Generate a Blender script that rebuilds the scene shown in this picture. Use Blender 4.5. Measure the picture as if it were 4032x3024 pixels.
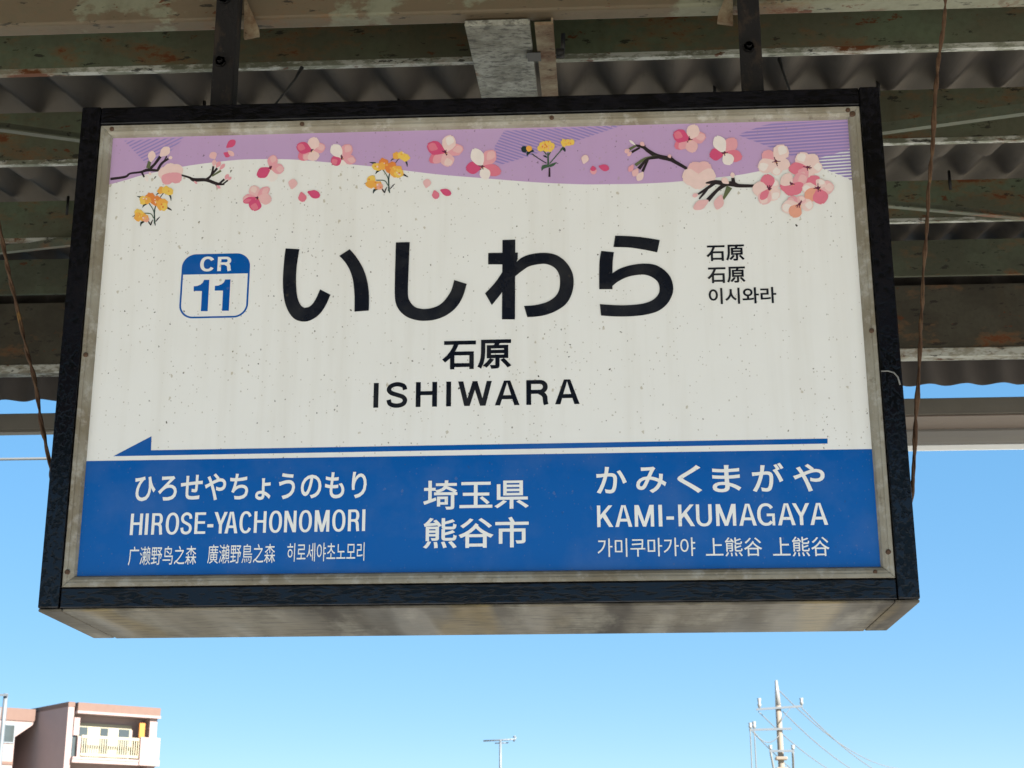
import bpy, bmesh, math, random
from mathutils import Vector, Matrix, noise
random.seed(7)
for _o in list(bpy.data.objects): bpy.data.objects.remove(_o)
SC = bpy.context.scene
COL = SC.collection
R = math.radians

# ---------------------------------------------------------------- camera
EYE = 1.55
CAM_R = Vector((0.99867902, 0.05134026, -0.00209773))
CAM_U = Vector((0.01746864, -0.30084279, 0.95351375))
CAM_F = Vector((-0.04832256, 0.95229081, 0.30134222))
cd = bpy.data.cameras.new('camera')
cam = bpy.data.objects.new('camera', cd)
COL.objects.link(cam)
m3 = Matrix((CAM_R, CAM_U, -CAM_F)).transposed()
cam.matrix_world = Matrix.Translation((0, 0, EYE)) @ m3.to_4x4()
cd.sensor_fit = 'HORIZONTAL'
cd.sensor_width = 36.0
FPX = 3384.17 * 4032 / 2212          # focal length in pixels of the photograph
cd.lens = FPX / 4032 * 36.0
cd.clip_start = 0.05
cd.clip_end = 6000
cd.dof.use_dof = True
cd.dof.focus_distance = 3.15
cd.dof.aperture_fstop = 18.0
SC.camera = cam

# ---------------------------------------------------------------- light
SUN_EL, SUN_ROT = R(31), R(127)
world = bpy.data.worlds.new('World')
SC.world = world
world.use_nodes = True
wnt = world.node_tree
sky = wnt.nodes.new('ShaderNodeTexSky')
sky.sky_type = 'NISHITA'
sky.sun_disc = False
sky.sun_elevation = SUN_EL
sky.sun_rotation = SUN_ROT
sky.air_density = 1.0
sky.altitude = 5000
sky.dust_density = 0.0
sky.ozone_density = 2.0
gm = wnt.nodes.new('ShaderNodeGamma'); gm.inputs[1].default_value = 0.3      # the phone's tone curve flattens the sky
hs = wnt.nodes.new('ShaderNodeHueSaturation'); hs.inputs['Saturation'].default_value = 2.55; hs.inputs['Hue'].default_value = 0.498
wnt.links.new(sky.outputs[0], gm.inputs[0]); wnt.links.new(gm.outputs[0], hs.inputs['Color'])
wnt.links.new(hs.outputs[0], wnt.nodes['Background'].inputs[0])
wnt.nodes['Background'].inputs[1].default_value = 0.15
sl = bpy.data.lights.new('sun', 'SUN')
sl.energy = 4.6
sl.angle = R(0.5)
sl.color = (1.0, 0.955, 0.89)
sun = bpy.data.objects.new('sun', sl)
COL.objects.link(sun)
sdir = Vector((math.sin(SUN_ROT) * math.cos(SUN_EL), math.cos(SUN_ROT) * math.cos(SUN_EL), math.sin(SUN_EL)))
sun.rotation_euler = sdir.to_track_quat('Z', 'Y').to_euler()
sun.location = (10, -10, 12)
SC.view_settings.view_transform = 'Standard'
SC.view_settings.look = 'None'
SC.view_settings.exposure = 2.05
SC.view_settings.gamma = 1.0
SC.render.engine = 'CYCLES'
SC.cycles.use_denoising = True
SC.cycles.max_bounces = 8
SC.cycles.diffuse_bounces = 5

# ---------------------------------------------------------------- helpers
def ray(px, py):
    """viewing ray per metre of depth through a photograph pixel (4032 wide)"""
    d = CAM_F * FPX + CAM_R * (px - 2016) - CAM_U * (py - 1512)
    return d / d.y
def at(px, py, Y):
    d = ray(px, py) * Y
    return Vector((d.x, d.y, d.z + EYE))

class MB:
    """collects faces, then links them as one mesh object"""
    def __init__(self):
        self.v = []; self.f = []; self.m = []; self.sm = []
    def face(self, pts, mat=0, smooth=False):
        i = len(self.v); self.v += [tuple(p) for p in pts]
        self.f.append(list(range(i, i + len(pts)))); self.m.append(mat); self.sm.append(smooth)
    def box(self, a, b, mat=0):
        (x0, y0, z0), (x1, y1, z1) = a, b
        i = len(self.v)
        self.v += [(x0,y0,z0),(x1,y0,z0),(x1,y1,z0),(x0,y1,z0),(x0,y0,z1),(x1,y0,z1),(x1,y1,z1),(x0,y1,z1)]
        for q in ((0,3,2,1),(4,5,6,7),(0,1,5,4),(1,2,6,5),(2,3,7,6),(3,0,4,7)):
            self.f.append([i + k for k in q]); self.m.append(mat); self.sm.append(False)
    def obox(self, o, ax, ay, az, mat=0):
        o, ax, ay, az = map(Vector, (o, ax, ay, az))
        i = len(self.v)
        self.v += [tuple(o), tuple(o+ax), tuple(o+ax+ay), tuple(o+ay), tuple(o+az), tuple(o+ax+az), tuple(o+ax+ay+az), tuple(o+ay+az)]
        for q in ((0,3,2,1),(4,5,6,7),(0,1,5,4),(1,2,6,5),(2,3,7,6),(3,0,4,7)):
            self.f.append([i + k for k in q]); self.m.append(mat); self.sm.append(False)
    def tube(self, pts, r, n=10, mat=0, cap=True):
        pts = [Vector(p) for p in pts]
        rs = r if isinstance(r, (list, tuple)) else [r] * len(pts)
        i = len(self.v); up = None
        for k, p in enumerate(pts):
            t = (pts[min(k+1, len(pts)-1)] - pts[max(k-1, 0)]).normalized()
            if up is None:
                up = t.orthogonal().normalized()
            else:
                up = (up - t * up.dot(t)).normalized()
            s = t.cross(up)
            for a in range(n):
                c = 2 * math.pi * a / n
                self.v.append(tuple(p + (up * math.cos(c) + s * math.sin(c)) * rs[k]))
        for k in range(len(pts) - 1):
            for a in range(n):
                b = (a + 1) % n
                self.f.append([i+k*n+a, i+k*n+b, i+(k+1)*n+b, i+(k+1)*n+a]); self.m.append(mat); self.sm.append(True)
        if cap:
            self.f.append([i + a for a in range(n)][::-1]); self.m.append(mat); self.sm.append(False)
            e = i + (len(pts) - 1) * n
            self.f.append([e + a for a in range(n)]); self.m.append(mat); self.sm.append(False)
    def prism(self, prof, a, b, mat=0):
        """profile of (offset Vector) points swept from a to b"""
        a, b = Vector(a), Vector(b); n = len(prof); i = len(self.v)
        self.v += [tuple(a + Vector(p)) for p in prof] + [tuple(b + Vector(p)) for p in prof]
        for k in range(n):
            l = (k + 1) % n
            self.f.append([i+k, i+l, i+n+l, i+n+k]); self.m.append(mat); self.sm.append(False)
        self.f.append([i + k for k in range(n)][::-1]); self.m.append(mat); self.sm.append(False)
        self.f.append([i + n + k for k in range(n)]); self.m.append(mat); self.sm.append(False)
    def build(self, name, mats, parent=None, bevel=0, loc=None, recalc=True):
        if not isinstance(mats, (list, tuple)): mats = [mats]
        off = Vector((0, 0, 0))
        if parent is not None:
            p = parent
            while p is not None:
                off += p.location; p = p.parent
        if loc is not None: off = off + Vector(loc)
        me = bpy.data.meshes.new(name)
        me.from_pydata([tuple(Vector(v) - off) for v in self.v], [], self.f)
        for m in mats: me.materials.append(m)
        for p, mi, s in zip(me.polygons, self.m, self.sm):
            p.material_index = mi; p.use_smooth = s
        if recalc:
            bm = bmesh.new(); bm.from_mesh(me)
            bmesh.ops.recalc_face_normals(bm, faces=bm.faces); bm.to_mesh(me); bm.free()
        me.update()
        o = bpy.data.objects.new(name, me); COL.objects.link(o)
        if parent is not None: o.parent = parent
        if loc is not None: o.location = loc
        if bevel:
            b = o.modifiers.new('bevel', 'BEVEL'); b.width = bevel; b.segments = 2; b.limit_method = 'ANGLE'
        return o

def thing(name, label, cat, loc, group=None):
    o = bpy.data.objects.new(name, None); COL.objects.link(o)
    o.location = loc; o.empty_display_size = 0.1
    o['label'] = label; o['category'] = cat
    if group: o['group'] = group
    return o
def tag(o, label, cat, group=None):
    o['label'] = label; o['category'] = cat
    if group: o['group'] = group
    return o
def structure(o):
    o['kind'] = 'structure'; return o

# ---------------------------------------------------------------- materials
def srgb(r, g, b):
    f = lambda c: (c/255/12.92) if c/255 <= .04045 else ((c/255 + .055)/1.055) ** 2.4
    return (f(r), f(g), f(b), 1)
class NT:
    def __init__(self, name):
        self.m = bpy.data.materials.new(name); self.m.use_nodes = True
        self.t = self.m.node_tree; self.b = self.t.nodes['Principled BSDF']
        self.co = self.t.nodes.new('ShaderNodeTexCoord').outputs['Object']
    def link(self, a, b): self.t.links.new(a, b)
    def mapping(self, sc, loc=(0, 0, 0)):
        n = self.t.nodes.new('ShaderNodeMapping'); n.inputs['Scale'].default_value = sc; n.inputs['Location'].default_value = loc
        self.link(self.co, n.inputs['Vector']); return n.outputs[0]
    def noise(self, scale=5, sc=(1, 1, 1), detail=4, rough=.6, loc=(0, 0, 0), dist=0):
        n = self.t.nodes.new('ShaderNodeTexNoise'); n.inputs['Scale'].default_value = scale
        n.inputs['Detail'].default_value = detail; n.inputs['Roughness'].default_value = rough; n.inputs['Distortion'].default_value = dist
        self.link(self.mapping(sc, loc), n.inputs['Vector']); return n.outputs['Fac']
    def vor(self, scale=40, sc=(1, 1, 1), loc=(0, 0, 0), feat='F1'):
        n = self.t.nodes.new('ShaderNodeTexVoronoi'); n.inputs['Scale'].default_value = scale; n.feature = feat
        self.link(self.mapping(sc, loc), n.inputs['Vector']); return n
    def ramp(self, fac, a, b):
        n = self.t.nodes.new('ShaderNodeMapRange'); n.inputs[1].default_value = a; n.inputs[2].default_value = b
        n.clamp = True; self.link(fac, n.inputs[0]); return n.outputs[0]
    def math(self, op, a, b=None):
        n = self.t.nodes.new('ShaderNodeMath'); n.operation = op
        for i, x in enumerate((a, b)):
            if x is None: continue
            if isinstance(x, (int, float)): n.inputs[i].default_value = x
            else: self.link(x, n.inputs[i])
        return n.outputs[0]
    def mix(self, fac, a, b):
        n = self.t.nodes.new('ShaderNodeMix'); n.data_type = 'RGBA'
        if isinstance(fac, (int, float)): n.inputs[0].default_value = fac
        else: self.link(fac, n.inputs[0])
        for i, x in ((6, a), (7, b)):
            if isinstance(x, tuple): n.inputs[i].default_value = x
            else: self.link(x, n.inputs[i])
        return n.outputs[2]
    def base(self, c):
        if isinstance(c, tuple): self.b.inputs['Base Color'].default_value = c
        else: self.link(c, self.b.inputs['Base Color'])
    def set(self, rough=.6, metal=0, spec=.5):
        if isinstance(rough, (int, float)): self.b.inputs['Roughness'].default_value = rough
        else: self.link(rough, self.b.inputs['Roughness'])
        self.b.inputs['Metallic'].default_value = metal
        self.b.inputs['Specular IOR Level'].default_value = spec
    def bump(self, h, strength=.3, dist=.01):
        n = self.t.nodes.new('ShaderNodeBump'); n.inputs['Strength'].default_value = strength; n.inputs['Distance'].default_value = dist
        self.link(h, n.inputs['Height']); self.link(n.outputs[0], self.b.inputs['Normal'])

def plain(name, c, rough=.6, metal=0, spec=.5, var=.12, scale=8):
    n = NT(name); f = n.noise(scale)
    d = tuple(x * (1 - var) for x in c[:3]) + (1,); l = tuple(min(1, x * (1 + var)) for x in c[:3]) + (1,)
    n.base(n.mix(f, d, l)); n.set(rough, metal, spec); return n.m

def c4(r, g, b): return (r, g, b, 1)

def dirty_print(name, col, specks=True, dens=1.0, rough=.13):
    """printed sheet: even ink with fine dirt specks and faint run-off streaks"""
    n = NT(name)
    cl = n.noise(2.6, detail=3)
    st = n.noise(30, sc=(1, 1, .06), detail=3)
    base = n.mix(n.math('MULTIPLY', n.ramp(st, .48, .72), .17 * dens), col, c4(col[0]*.7, col[1]*.66, col[2]*.58))
    base = n.mix(n.math('MULTIPLY', n.ramp(n.noise(9, detail=5), .45, .8), .07), base, c4(.42, .4, .34))
    if specks:
        for sc, thr, gate, c, k in ((95, .14, .83, c4(.07, .058, .04), .7), (52, .085, .88, c4(.03, .024, .018), .95), (150, .21, .70, c4(.25, .21, .15), .5), (60, .17, .88, c4(.33, .27, .16), .55)):
            v = n.vor(sc, sc=(1.0, 1, .75), loc=(sc * .13, 0, sc * .07))
            sep = n.t.nodes.new('ShaderNodeSeparateColor'); n.link(v.outputs['Color'], sep.inputs[0])
            d = n.math('ADD', v.outputs['Distance'], n.math('MULTIPLY', n.math('SUBTRACT', n.noise(190, detail=3), .5), .5))
            dot = n.ramp(d, thr, thr * .6)
            g = n.math('GREATER_THAN', n.math('ADD', sep.outputs[0], n.math('MULTIPLY', n.math('SUBTRACT', cl, .5), 1.2)), gate)
            base = n.mix(n.math('MULTIPLY', n.math('MULTIPLY', dot, g), k * dens), base, c)
    n.base(base); n.set(rough, 0, .4)
    n.bump(n.noise(4, detail=2), .03, .02)
    return n.m

def old_paint(name, col, alt, rust=.5, chalk=False, seed=0, rough=.62, patch=.06):
    n = NT(name)
    f = n.noise(2.6, sc=(1, 1, 1.6), detail=7, rough=.62, loc=(seed, seed * .3, 0))
    base = n.mix(n.ramp(f, .5 - patch, .5 + patch), col, alt)
    fine = n.noise(55, detail=5, loc=(seed, 0, 1))
    base = n.mix(n.math('MULTIPLY', n.ramp(fine, .45, .7), .35), base, c4(col[0]*.5, col[1]*.5, col[2]*.45))
    run = n.noise(9, sc=(1, 1, .12), detail=5, loc=(seed, 2, 4))
    base = n.mix(n.math('MULTIPLY', n.ramp(run, .55, .72), .4), base, c4(.06, .04, .02))
    if chalk:
        k = n.noise(30, sc=(.45, 1, 1.2), detail=7, rough=.72, loc=(seed, 3, 0))
        base = n.mix(n.math('MULTIPLY', n.ramp(k, .46, .55), .9), base, c4(.40, .40, .35))
    r1 = n.noise(4.2, sc=(.8, 1, 1.8), detail=9, rough=.72, loc=(seed * 1.7, 1, 2))
    th = .635 - .09 * rust
    base = n.mix(n.math('MULTIPLY', n.ramp(r1, th - .07, th + .005), .55), base, c4(.15, .075, .03))
    base = n.mix(n.ramp(r1, th, th + .03), base, c4(.105, .034, .010))
    r2 = n.noise(19, sc=(.6, 1, 1.3), detail=6, rough=.7, loc=(seed * 2.3, 5, 2))
    base = n.mix(n.ramp(r2, .63, .66), base, c4(.085, .028, .009))
    cr = n.noise(48, sc=(.35, 1, 1.0), detail=5, rough=.65, loc=(seed, 8, 2))
    base = n.mix(n.math('MULTIPLY', n.ramp(cr, .61, .64), .85), base, c4(.016, .014, .010))
    n.base(base); n.set(rough, 0, .3)
    n.bump(n.math('ADD', f, n.math('MULTIPLY', fine, .3)), .35, .006)
    return n.m

M = {}
# sign
M['panel'] = dirty_print('sign_white_film', c4(.76, .76, .735))
M['ink'] = dirty_print('sign_black_ink', c4(.006, .008, .014), dens=.12)
M['blue'] = dirty_print('sign_blue_film', c4(.002, .086, .345), dens=.22)
M['letter'] = dirty_print('sign_white_ink', c4(.78, .78, .75), dens=.35)
M['purple'] = dirty_print('sign_mauve_ink', c4(.485, .325, .535), dens=.6)
M['stripe'] = plain('sign_violet_ink', c4(.27, .205, .46), .4, var=.05)
for k, c in dict(dk=(.60, .075, .18), md=(.68, .18, .25), ml=(.72, .33, .37), lt=(.74, .44, .44), pl=(.77, .57, .53), wh=(.78, .70, .66), pc=(.74, .34, .24),
                 yl=(.78, .52, .10), yo=(.77, .38, .07), og=(.70, .22, .05), gr=(.05, .10, .055), ol=(.11, .13, .06), br=(.022, .014, .016), st=(.11, .012, .045), tl=(.012, .03, .03)).items():
    M['p_' + k] = plain('print_ink_' + k, c4(*c), .4, var=.1, scale=60)
def black_paint(name, st):
    n = NT(name)
    g = n.noise(130, sc=st, detail=5, rough=.6, dist=.3); g2 = n.noise(110, sc=tuple(x ** .5 for x in st), detail=4, rough=.7); p = n.noise(5, detail=4)
    flake = n.ramp(n.math('ADD', g, n.math('MULTIPLY', n.math('SUBTRACT', p, .5), .7)), .43, .52)
    base = n.mix(flake, c4(.003, .003, .003), c4(.006, .006, .008))
    base = n.mix(n.math('MULTIPLY', n.ramp(g2, .72, .78), .6), base, c4(.12, .11, .095))
    n.base(base); n.set(.7, 0, .0)
    n.link(n.math('ADD', n.math('MULTIPLY', flake, .2), .42), n.b.inputs['Coat Weight'])
    n.link(n.math('ADD', n.math('MULTIPLY', n.math('SUBTRACT', 1.0, flake), .10), .07), n.b.inputs['Coat Roughness'])
    bm_ = n.t.nodes.new('ShaderNodeBump'); bm_.inputs['Strength'].default_value = .16; bm_.inputs['Distance'].default_value = .002
    n.link(n.math('ADD', n.math('MULTIPLY', flake, .8), n.math('MULTIPLY', g2, .5)), bm_.inputs['Height'])
    n.link(bm_.outputs[0], n.b.inputs['Normal']); n.link(bm_.outputs[0], n.b.inputs['Coat Normal'])
    return n.m
M['black_h'] = black_paint('black_painted_wood', (.28, 1, 1.3)); M['black_v'] = black_paint('black_painted_wood_upright', (.8, 1, .6))
n = NT('weathered_aluminium')
a = n.noise(7, detail=6); b = n.noise(60, detail=4); w_ = n.noise(38, detail=5, rough=.65, loc=(3, 1, 0))
base = n.mix(n.ramp(a, .35, .65), c4(.30, .285, .235), c4(.19, .16, .11))
base = n.mix(n.math('MULTIPLY', n.ramp(w_, .52, .66), .45), base, c4(.46, .45, .41))
base = n.mix(n.math('MULTIPLY', n.ramp(b, .6, .72), .5), base, c4(.10, .075, .045))
n.base(base); n.set(.55, .15, .4); n.bump(b, .3, .002); M['alu'] = n.m
n = NT('weathered_underside_painted_reflections')  # wear, plus reflected streaks and gradient painted into the colour
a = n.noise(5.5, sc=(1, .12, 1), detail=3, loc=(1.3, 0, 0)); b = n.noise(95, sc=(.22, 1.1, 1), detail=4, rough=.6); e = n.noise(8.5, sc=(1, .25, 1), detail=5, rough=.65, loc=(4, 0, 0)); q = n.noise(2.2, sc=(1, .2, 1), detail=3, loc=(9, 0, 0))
base = n.mix(n.ramp(q, .42, .58), c4(.08, .069, .053), c4(.19, .165, .12))  # painted reflection gradient: lighter and darker stretches along the board
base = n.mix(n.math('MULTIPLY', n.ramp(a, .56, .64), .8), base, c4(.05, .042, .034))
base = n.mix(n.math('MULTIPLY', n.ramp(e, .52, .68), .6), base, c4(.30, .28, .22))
base = n.mix(n.math('MULTIPLY', n.ramp(n.noise(4.3, sc=(1, .15, 1), detail=2, loc=(2, 0, 0)), .56, .62), .6), base, c4(.24, .18, .08))  # dark, pale and yellowish bands are reflection streaks put into the colour
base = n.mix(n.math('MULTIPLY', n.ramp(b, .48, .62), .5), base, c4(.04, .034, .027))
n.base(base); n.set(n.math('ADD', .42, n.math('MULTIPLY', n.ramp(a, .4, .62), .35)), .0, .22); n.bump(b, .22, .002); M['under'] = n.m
n = NT('rusty_screw_steel'); b = n.noise(200); n.base(n.mix(b, c4(.03, .018, .01), c4(.12, .06, .03))); n.set(.7, .2); M['screw'] = n.m
# canopy
M['purlin'] = old_paint('old_green_paint', c4(.088, .106, .064), c4(.080, .080, .050), .55, seed=1)
M['purlin2'] = old_paint('old_green_paint_dull', c4(.074, .084, .053), c4(.060, .062, .040), .35, seed=5)
M['chalk'] = old_paint('chalky_green_paint', c4(.19, .195, .145), c4(.12, .125, .085), .4, chalk=True, seed=3)
M['eave'] = old_paint('dark_eave_paint', c4(.056, .050, .034), c4(.042, .036, .024), .25, seed=9)
M['eavelip'] = old_paint('pale_eave_paint', c4(.25, .235, .18), c4(.17, .155, .115), .1, chalk=True, seed=12)
M['beam'] = old_paint('peeling_beige_paint', c4(.165, .165, .112), c4(.115, .086, .053), .35, seed=2, patch=.012)
n = NT('cracked_whitewash')
a = n.noise(16, detail=8, rough=.7); b = n.noise(70, sc=(.6, 1, 1.2), detail=5, rough=.7); c = n.noise(5, detail=5)
base = n.mix(n.ramp(a, .38, .60), c4(.30, .30, .255), c4(.15, .145, .115))
base = n.mix(n.math('MULTIPLY', n.ramp(b, .5, .6), .75), base, c4(.05, .048, .042))
base = n.mix(n.ramp(c, .66, .70), base, c4(.15, .07, .035)); n.base(base); n.set(.8, 0, .3); n.bump(b, .5, .004); M['white_old'] = n.m
n = NT('rusted_iron'); a = n.noise(14, detail=7, rough=.7); b = n.noise(50, detail=4)
base = n.mix(n.ramp(a, .35, .65), c4(.10, .045, .022), c4(.24, .20, .13)); base = n.mix(n.ramp(b, .6, .75), base, c4(.03, .016, .01))
n.base(base); n.set(.85, 0, .2); n.bump(a, .5, .004); M['rust'] = n.m
n = NT('rusted_wire'); a = n.noise(30, detail=5, rough=.7); b = n.noise(9, detail=4)
base = n.mix(n.ramp(a, .35, .65), c4(.055, .027, .016), c4(.115, .068, .038)); base = n.mix(n.ramp(b, .58, .68), base, c4(.30, .17, .04))
n.base(base); n.set(.85, 0, .2); n.bump(a, .6, .003); M['wire'] = n.m
M['strap'] = plain('black_painted_iron', c4(.022, .02, .018), .5, .3, var=.5, scale=40)
n = NT('flaking_black_iron'); a = n.noise(26, sc=(1, 1, .5), detail=7, rough=.7); b = n.noise(120, detail=4, rough=.7)
base = n.mix(n.ramp(a, .52, .60), c4(.010, .009, .009), c4(.026, .019, .014)); base = n.mix(n.math('MULTIPLY', n.ramp(b, .68, .73), .7), base, c4(.16, .16, .15))
n.base(base); n.set(.65, 0, .25); n.bump(a, .6, .006); M['hanger'] = n.m
M['bolt'] = plain('dark_bolt_iron', c4(.012, .011, .01), .6, .3, var=.3, scale=80)
n = NT('old_slate_sheet'); a = n.noise(2.2, sc=(1, .5, 1), detail=5); b = n.noise(24, sc=(1, .25, 1), detail=5)
base = n.mix(a, c4(.070, .058, .046), c4(.145, .122, .097)); base = n.mix(n.math('MULTIPLY', n.ramp(b, .55, .75), .4), base, c4(.05, .042, .034))
n.base(base); n.set(.9, 0, .2); n.bump(b, .2, .004); M['slate'] = n.m
M['skirt'] = plain('dark_slate_sheet', c4(.05, .043, .037), .9, 0, .2, var=.3, scale=6)  # darker tone than the roof sheets
# beyond
M['gantry'] = plain('brown_grey_steel', c4(.12, .105, .08), .6, .2, var=.2)
M['soffit'] = plain('taupe_soffit', c4(.115, .085, .064), .6, 0, var=.06)
M['gutter'] = plain('grey_gutter', c4(.125, .115, .10), .55, .1, var=.06)
M['white_edge'] = plain('white_sunlit_edge', c4(.85, .85, .82), .4, var=.03)
M['cable'] = plain('weathered_cable', c4(.16, .16, .15), .6, .2)
M['pink_wall'] = plain('pale_pink_render', c4(.285, .215, .20), .85, 0, .2, var=.06, scale=2)
M['pink_side'] = M['pink_wall']
n = NT('brown_roof_tile'); v = n.noise(3, detail=4); n.base(n.mix(v, c4(.125, .072, .054), c4(.155, .095, .072))); n.set(.8); M['tile'] = n.m
M['cream'] = plain('cream_metal', c4(.30, .265, .18), .5, 0, var=.05)
M['creamwall'] = plain('balcony_cream', c4(.42, .36, .28), .8, 0, var=.06)
M['glass'] = plain('window_glass', c4(.05, .06, .06), .08, 0, .8, var=.3, scale=1)
M['curtain'] = plain('pale_curtain', c4(.45, .44, .38), .8, 0, var=.08, scale=3)
M['orange'] = plain('orange_panel', c4(.42, .15, .015), .6, var=.08)
M['conc'] = plain('pole_concrete', c4(.25, .21, .165), .85, 0, .2, var=.15, scale=3)
M['galv'] = plain('galvanised_steel', c4(.17, .19, .205), .6, .4, var=.1)
M['porcelain'] = plain('insulator_porcelain', c4(.24, .24, .23), .3, 0, var=.05)
n = NT('platform_concrete'); a = n.noise(.8, detail=6); b = n.noise(40, detail=3)
n.base(n.mix(a, c4(.50, .49, .475), c4(.60, .59, .57))); n.set(.9, 0, .2); n.bump(b, .2, .004); M['concrete'] = n.m
n = NT('gravel_and_dry_grass'); a = n.noise(.35, detail=6); b = n.noise(9, detail=4)
base = n.mix(n.ramp(a, .42, .58), c4(.44, .43, .41), c4(.43, .39, .26)); base = n.mix(n.math('MULTIPLY', b, .5), base, c4(.24, .215, .175)); n.base(base); n.set(.95, 0, .1); M['ground'] = n.m
M['yellow'] = plain('tactile_yellow', c4(.62, .42, .05), .8, var=.1)

# ---------------------------------------------------------------- setting: ground, platform
mb = MB(); mb.face([(-2500, -2500, -1.1), (2500, -2500, -1.1), (2500, 2500, -1.1), (-2500, 2500, -1.1)])
structure(mb.build('ground', M['ground']))
mb = MB(); mb.box((-45, -1.6, -1.096), (45, 7.4, 0)); structure(mb.build('platform', M['concrete'], bevel=.02))
mb = MB(); mb.box((-45, -.95, .004), (45, -.65, .009)); mb.box((-45, 6.45, .004), (45, 6.75, .009)); structure(mb.build('added_tactile_paving', M['yellow']))  # unseen yellow strips, added to reflect in the sign's underside

# ---------------------------------------------------------------- station sign
SX, SY, SZ, SW, SH, SD = -0.2144, 2.8132, 0.4748 + EYE, 1.6, 1.02, 0.3398
X0, X1, Z0, Z1 = SX - SW/2, SX + SW/2, SZ, SZ + SH
sign = thing('station_sign', 'boxed station name board with black frame, hung from the rusty canopy, reading ISHIWARA', 'station sign', (SX, SY, SZ))
FB = .039                                    # frame bar width
fr = MB(); fr.box((X0 + FB + .001, SY, Z1 - FB), (X1 - FB - .001, SY + .034, Z1 - .0015)); fr.build('frame_rail', M['black_h'], sign, bevel=.0025)
fr = MB(); fr.box((X0 + FB + .001, SY + .0015, Z0), (X1 - FB - .001, SY + .034, Z0 + .038))
fr.build('frame_rail', M['black_h'], sign, bevel=.0025)
fv = MB(); fv.box((X0, SY - .0012, Z0), (X0 + FB, SY + .034, Z1)); fv.build('frame_stile', M['black_v'], sign, bevel=.003)
fv = MB(); fv.box((X1 - FB, SY - .0012, Z0), (X1, SY + .034, Z1))
fv.build('frame_stile', M['black_v'], sign, bevel=.003)
PY = SY + .0165                              # face of the printed panel
BW = .0225
bi = dict(x0=X0 + FB + .0015, x1=X1 - FB - .0015, z0=Z0 + .0395, z1=Z1 - FB - .0015)
pi = dict(x0=bi['x0'] + BW, x1=bi['x1'] - BW, z0=bi['z0'] + BW, z1=bi['z1'] - BW)
bead = MB()
prof = [(0, SY + .004), (.0012, SY + .0026), (.008, SY + .003), (.0085, SY + .0048), (.0135, SY + .0052), (.019, SY + .0085), (BW, SY + .0158), (BW, SY + .02), (0, SY + .02)]
def ringpt(t, y):
    return [(bi['x0'] + t, y, bi['z0'] + t), (bi['x1'] - t, y, bi['z0'] + t), (bi['x1'] - t, y, bi['z1'] - t), (bi['x0'] + t, y, bi['z1'] - t)]
for side in range(4):                        # four mitred lengths
    gap = .0005
    a = [ringpt(t, y)[side] for t, y in prof]; b = [ringpt(t, y)[(side + 1) % 4] for t, y in prof]
    d = (Vector(b[0]) - Vector(a[0])).normalized() * gap
    a = [Vector(p) + d for p in a]; b = [Vector(p) - d for p in b]; nn = len(prof)
    for k in range(nn):
        l = (k + 1) % nn; bead.face([a[k], a[l], b[l], b[k]])
    bead.face(a[::-1]); bead.face(b)
bd = bead.build('edge_trim', M['alu'], sign)
def screwhead(x, y, z, parent, r=.0048, name='screw'):
    s = MB(); s.tube([(x, y + .004, z), (x, y - .0005, z), (x, y - .0018, z)], [r, r, r * .6], 10); s.build(name, M['screw'], parent)
for i in range(7):
    f = (i + .12) / 6.2
    if i in (0, 2, 4, 6): screwhead(bi['x0'] + (bi['x1'] - bi['x0']) * min(.985, max(.015, (0.015, 0, .27, 0, .60, 0, .985)[i])), SY + .0034, bi['z1'] - .0075, bd)
for z in (.48, .03): 
    screwhead(bi['x0'] + .008, SY + .003, bi['z0'] + (bi['z1'] - bi['z0']) * z, bd); screwhead(bi['x1'] - .009, SY + .003, bi['z0'] + (bi['z1'] - bi['z0']) * (z + .02), bd)
screwhead(bi['x1'] - .014, SY + .0045, bi['z1'] - .016, bd, .006); screwhead(bi['x1'] - .035, SY + .0048, bi['z0'] + .011, bd, .004)
pn = MB(); pn.box((pi['x0'] - .004, PY, pi['z0'] - .004), (pi['x1'] + .004, PY + .003, pi['z1'] + .004))
panel = pn.build('sign_panel', M['panel'], sign)
body = MB()
body.box((X0 + .004, SY + .034, Z0 + .004), (X1 - .004, SY + SD - .034, Z1 - .004))
body.build('box_body', M['strap'], sign, bevel=.003)
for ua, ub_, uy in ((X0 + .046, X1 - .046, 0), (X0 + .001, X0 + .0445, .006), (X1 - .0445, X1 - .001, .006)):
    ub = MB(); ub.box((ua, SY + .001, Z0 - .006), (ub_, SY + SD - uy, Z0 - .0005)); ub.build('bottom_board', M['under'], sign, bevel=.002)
bf = MB(); bf.box((X0, SY + SD - .033, Z0), (X1, SY + SD - .001, Z1)); bf.build('rear_frame', M['black_h'], sign, bevel=.003)

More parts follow.
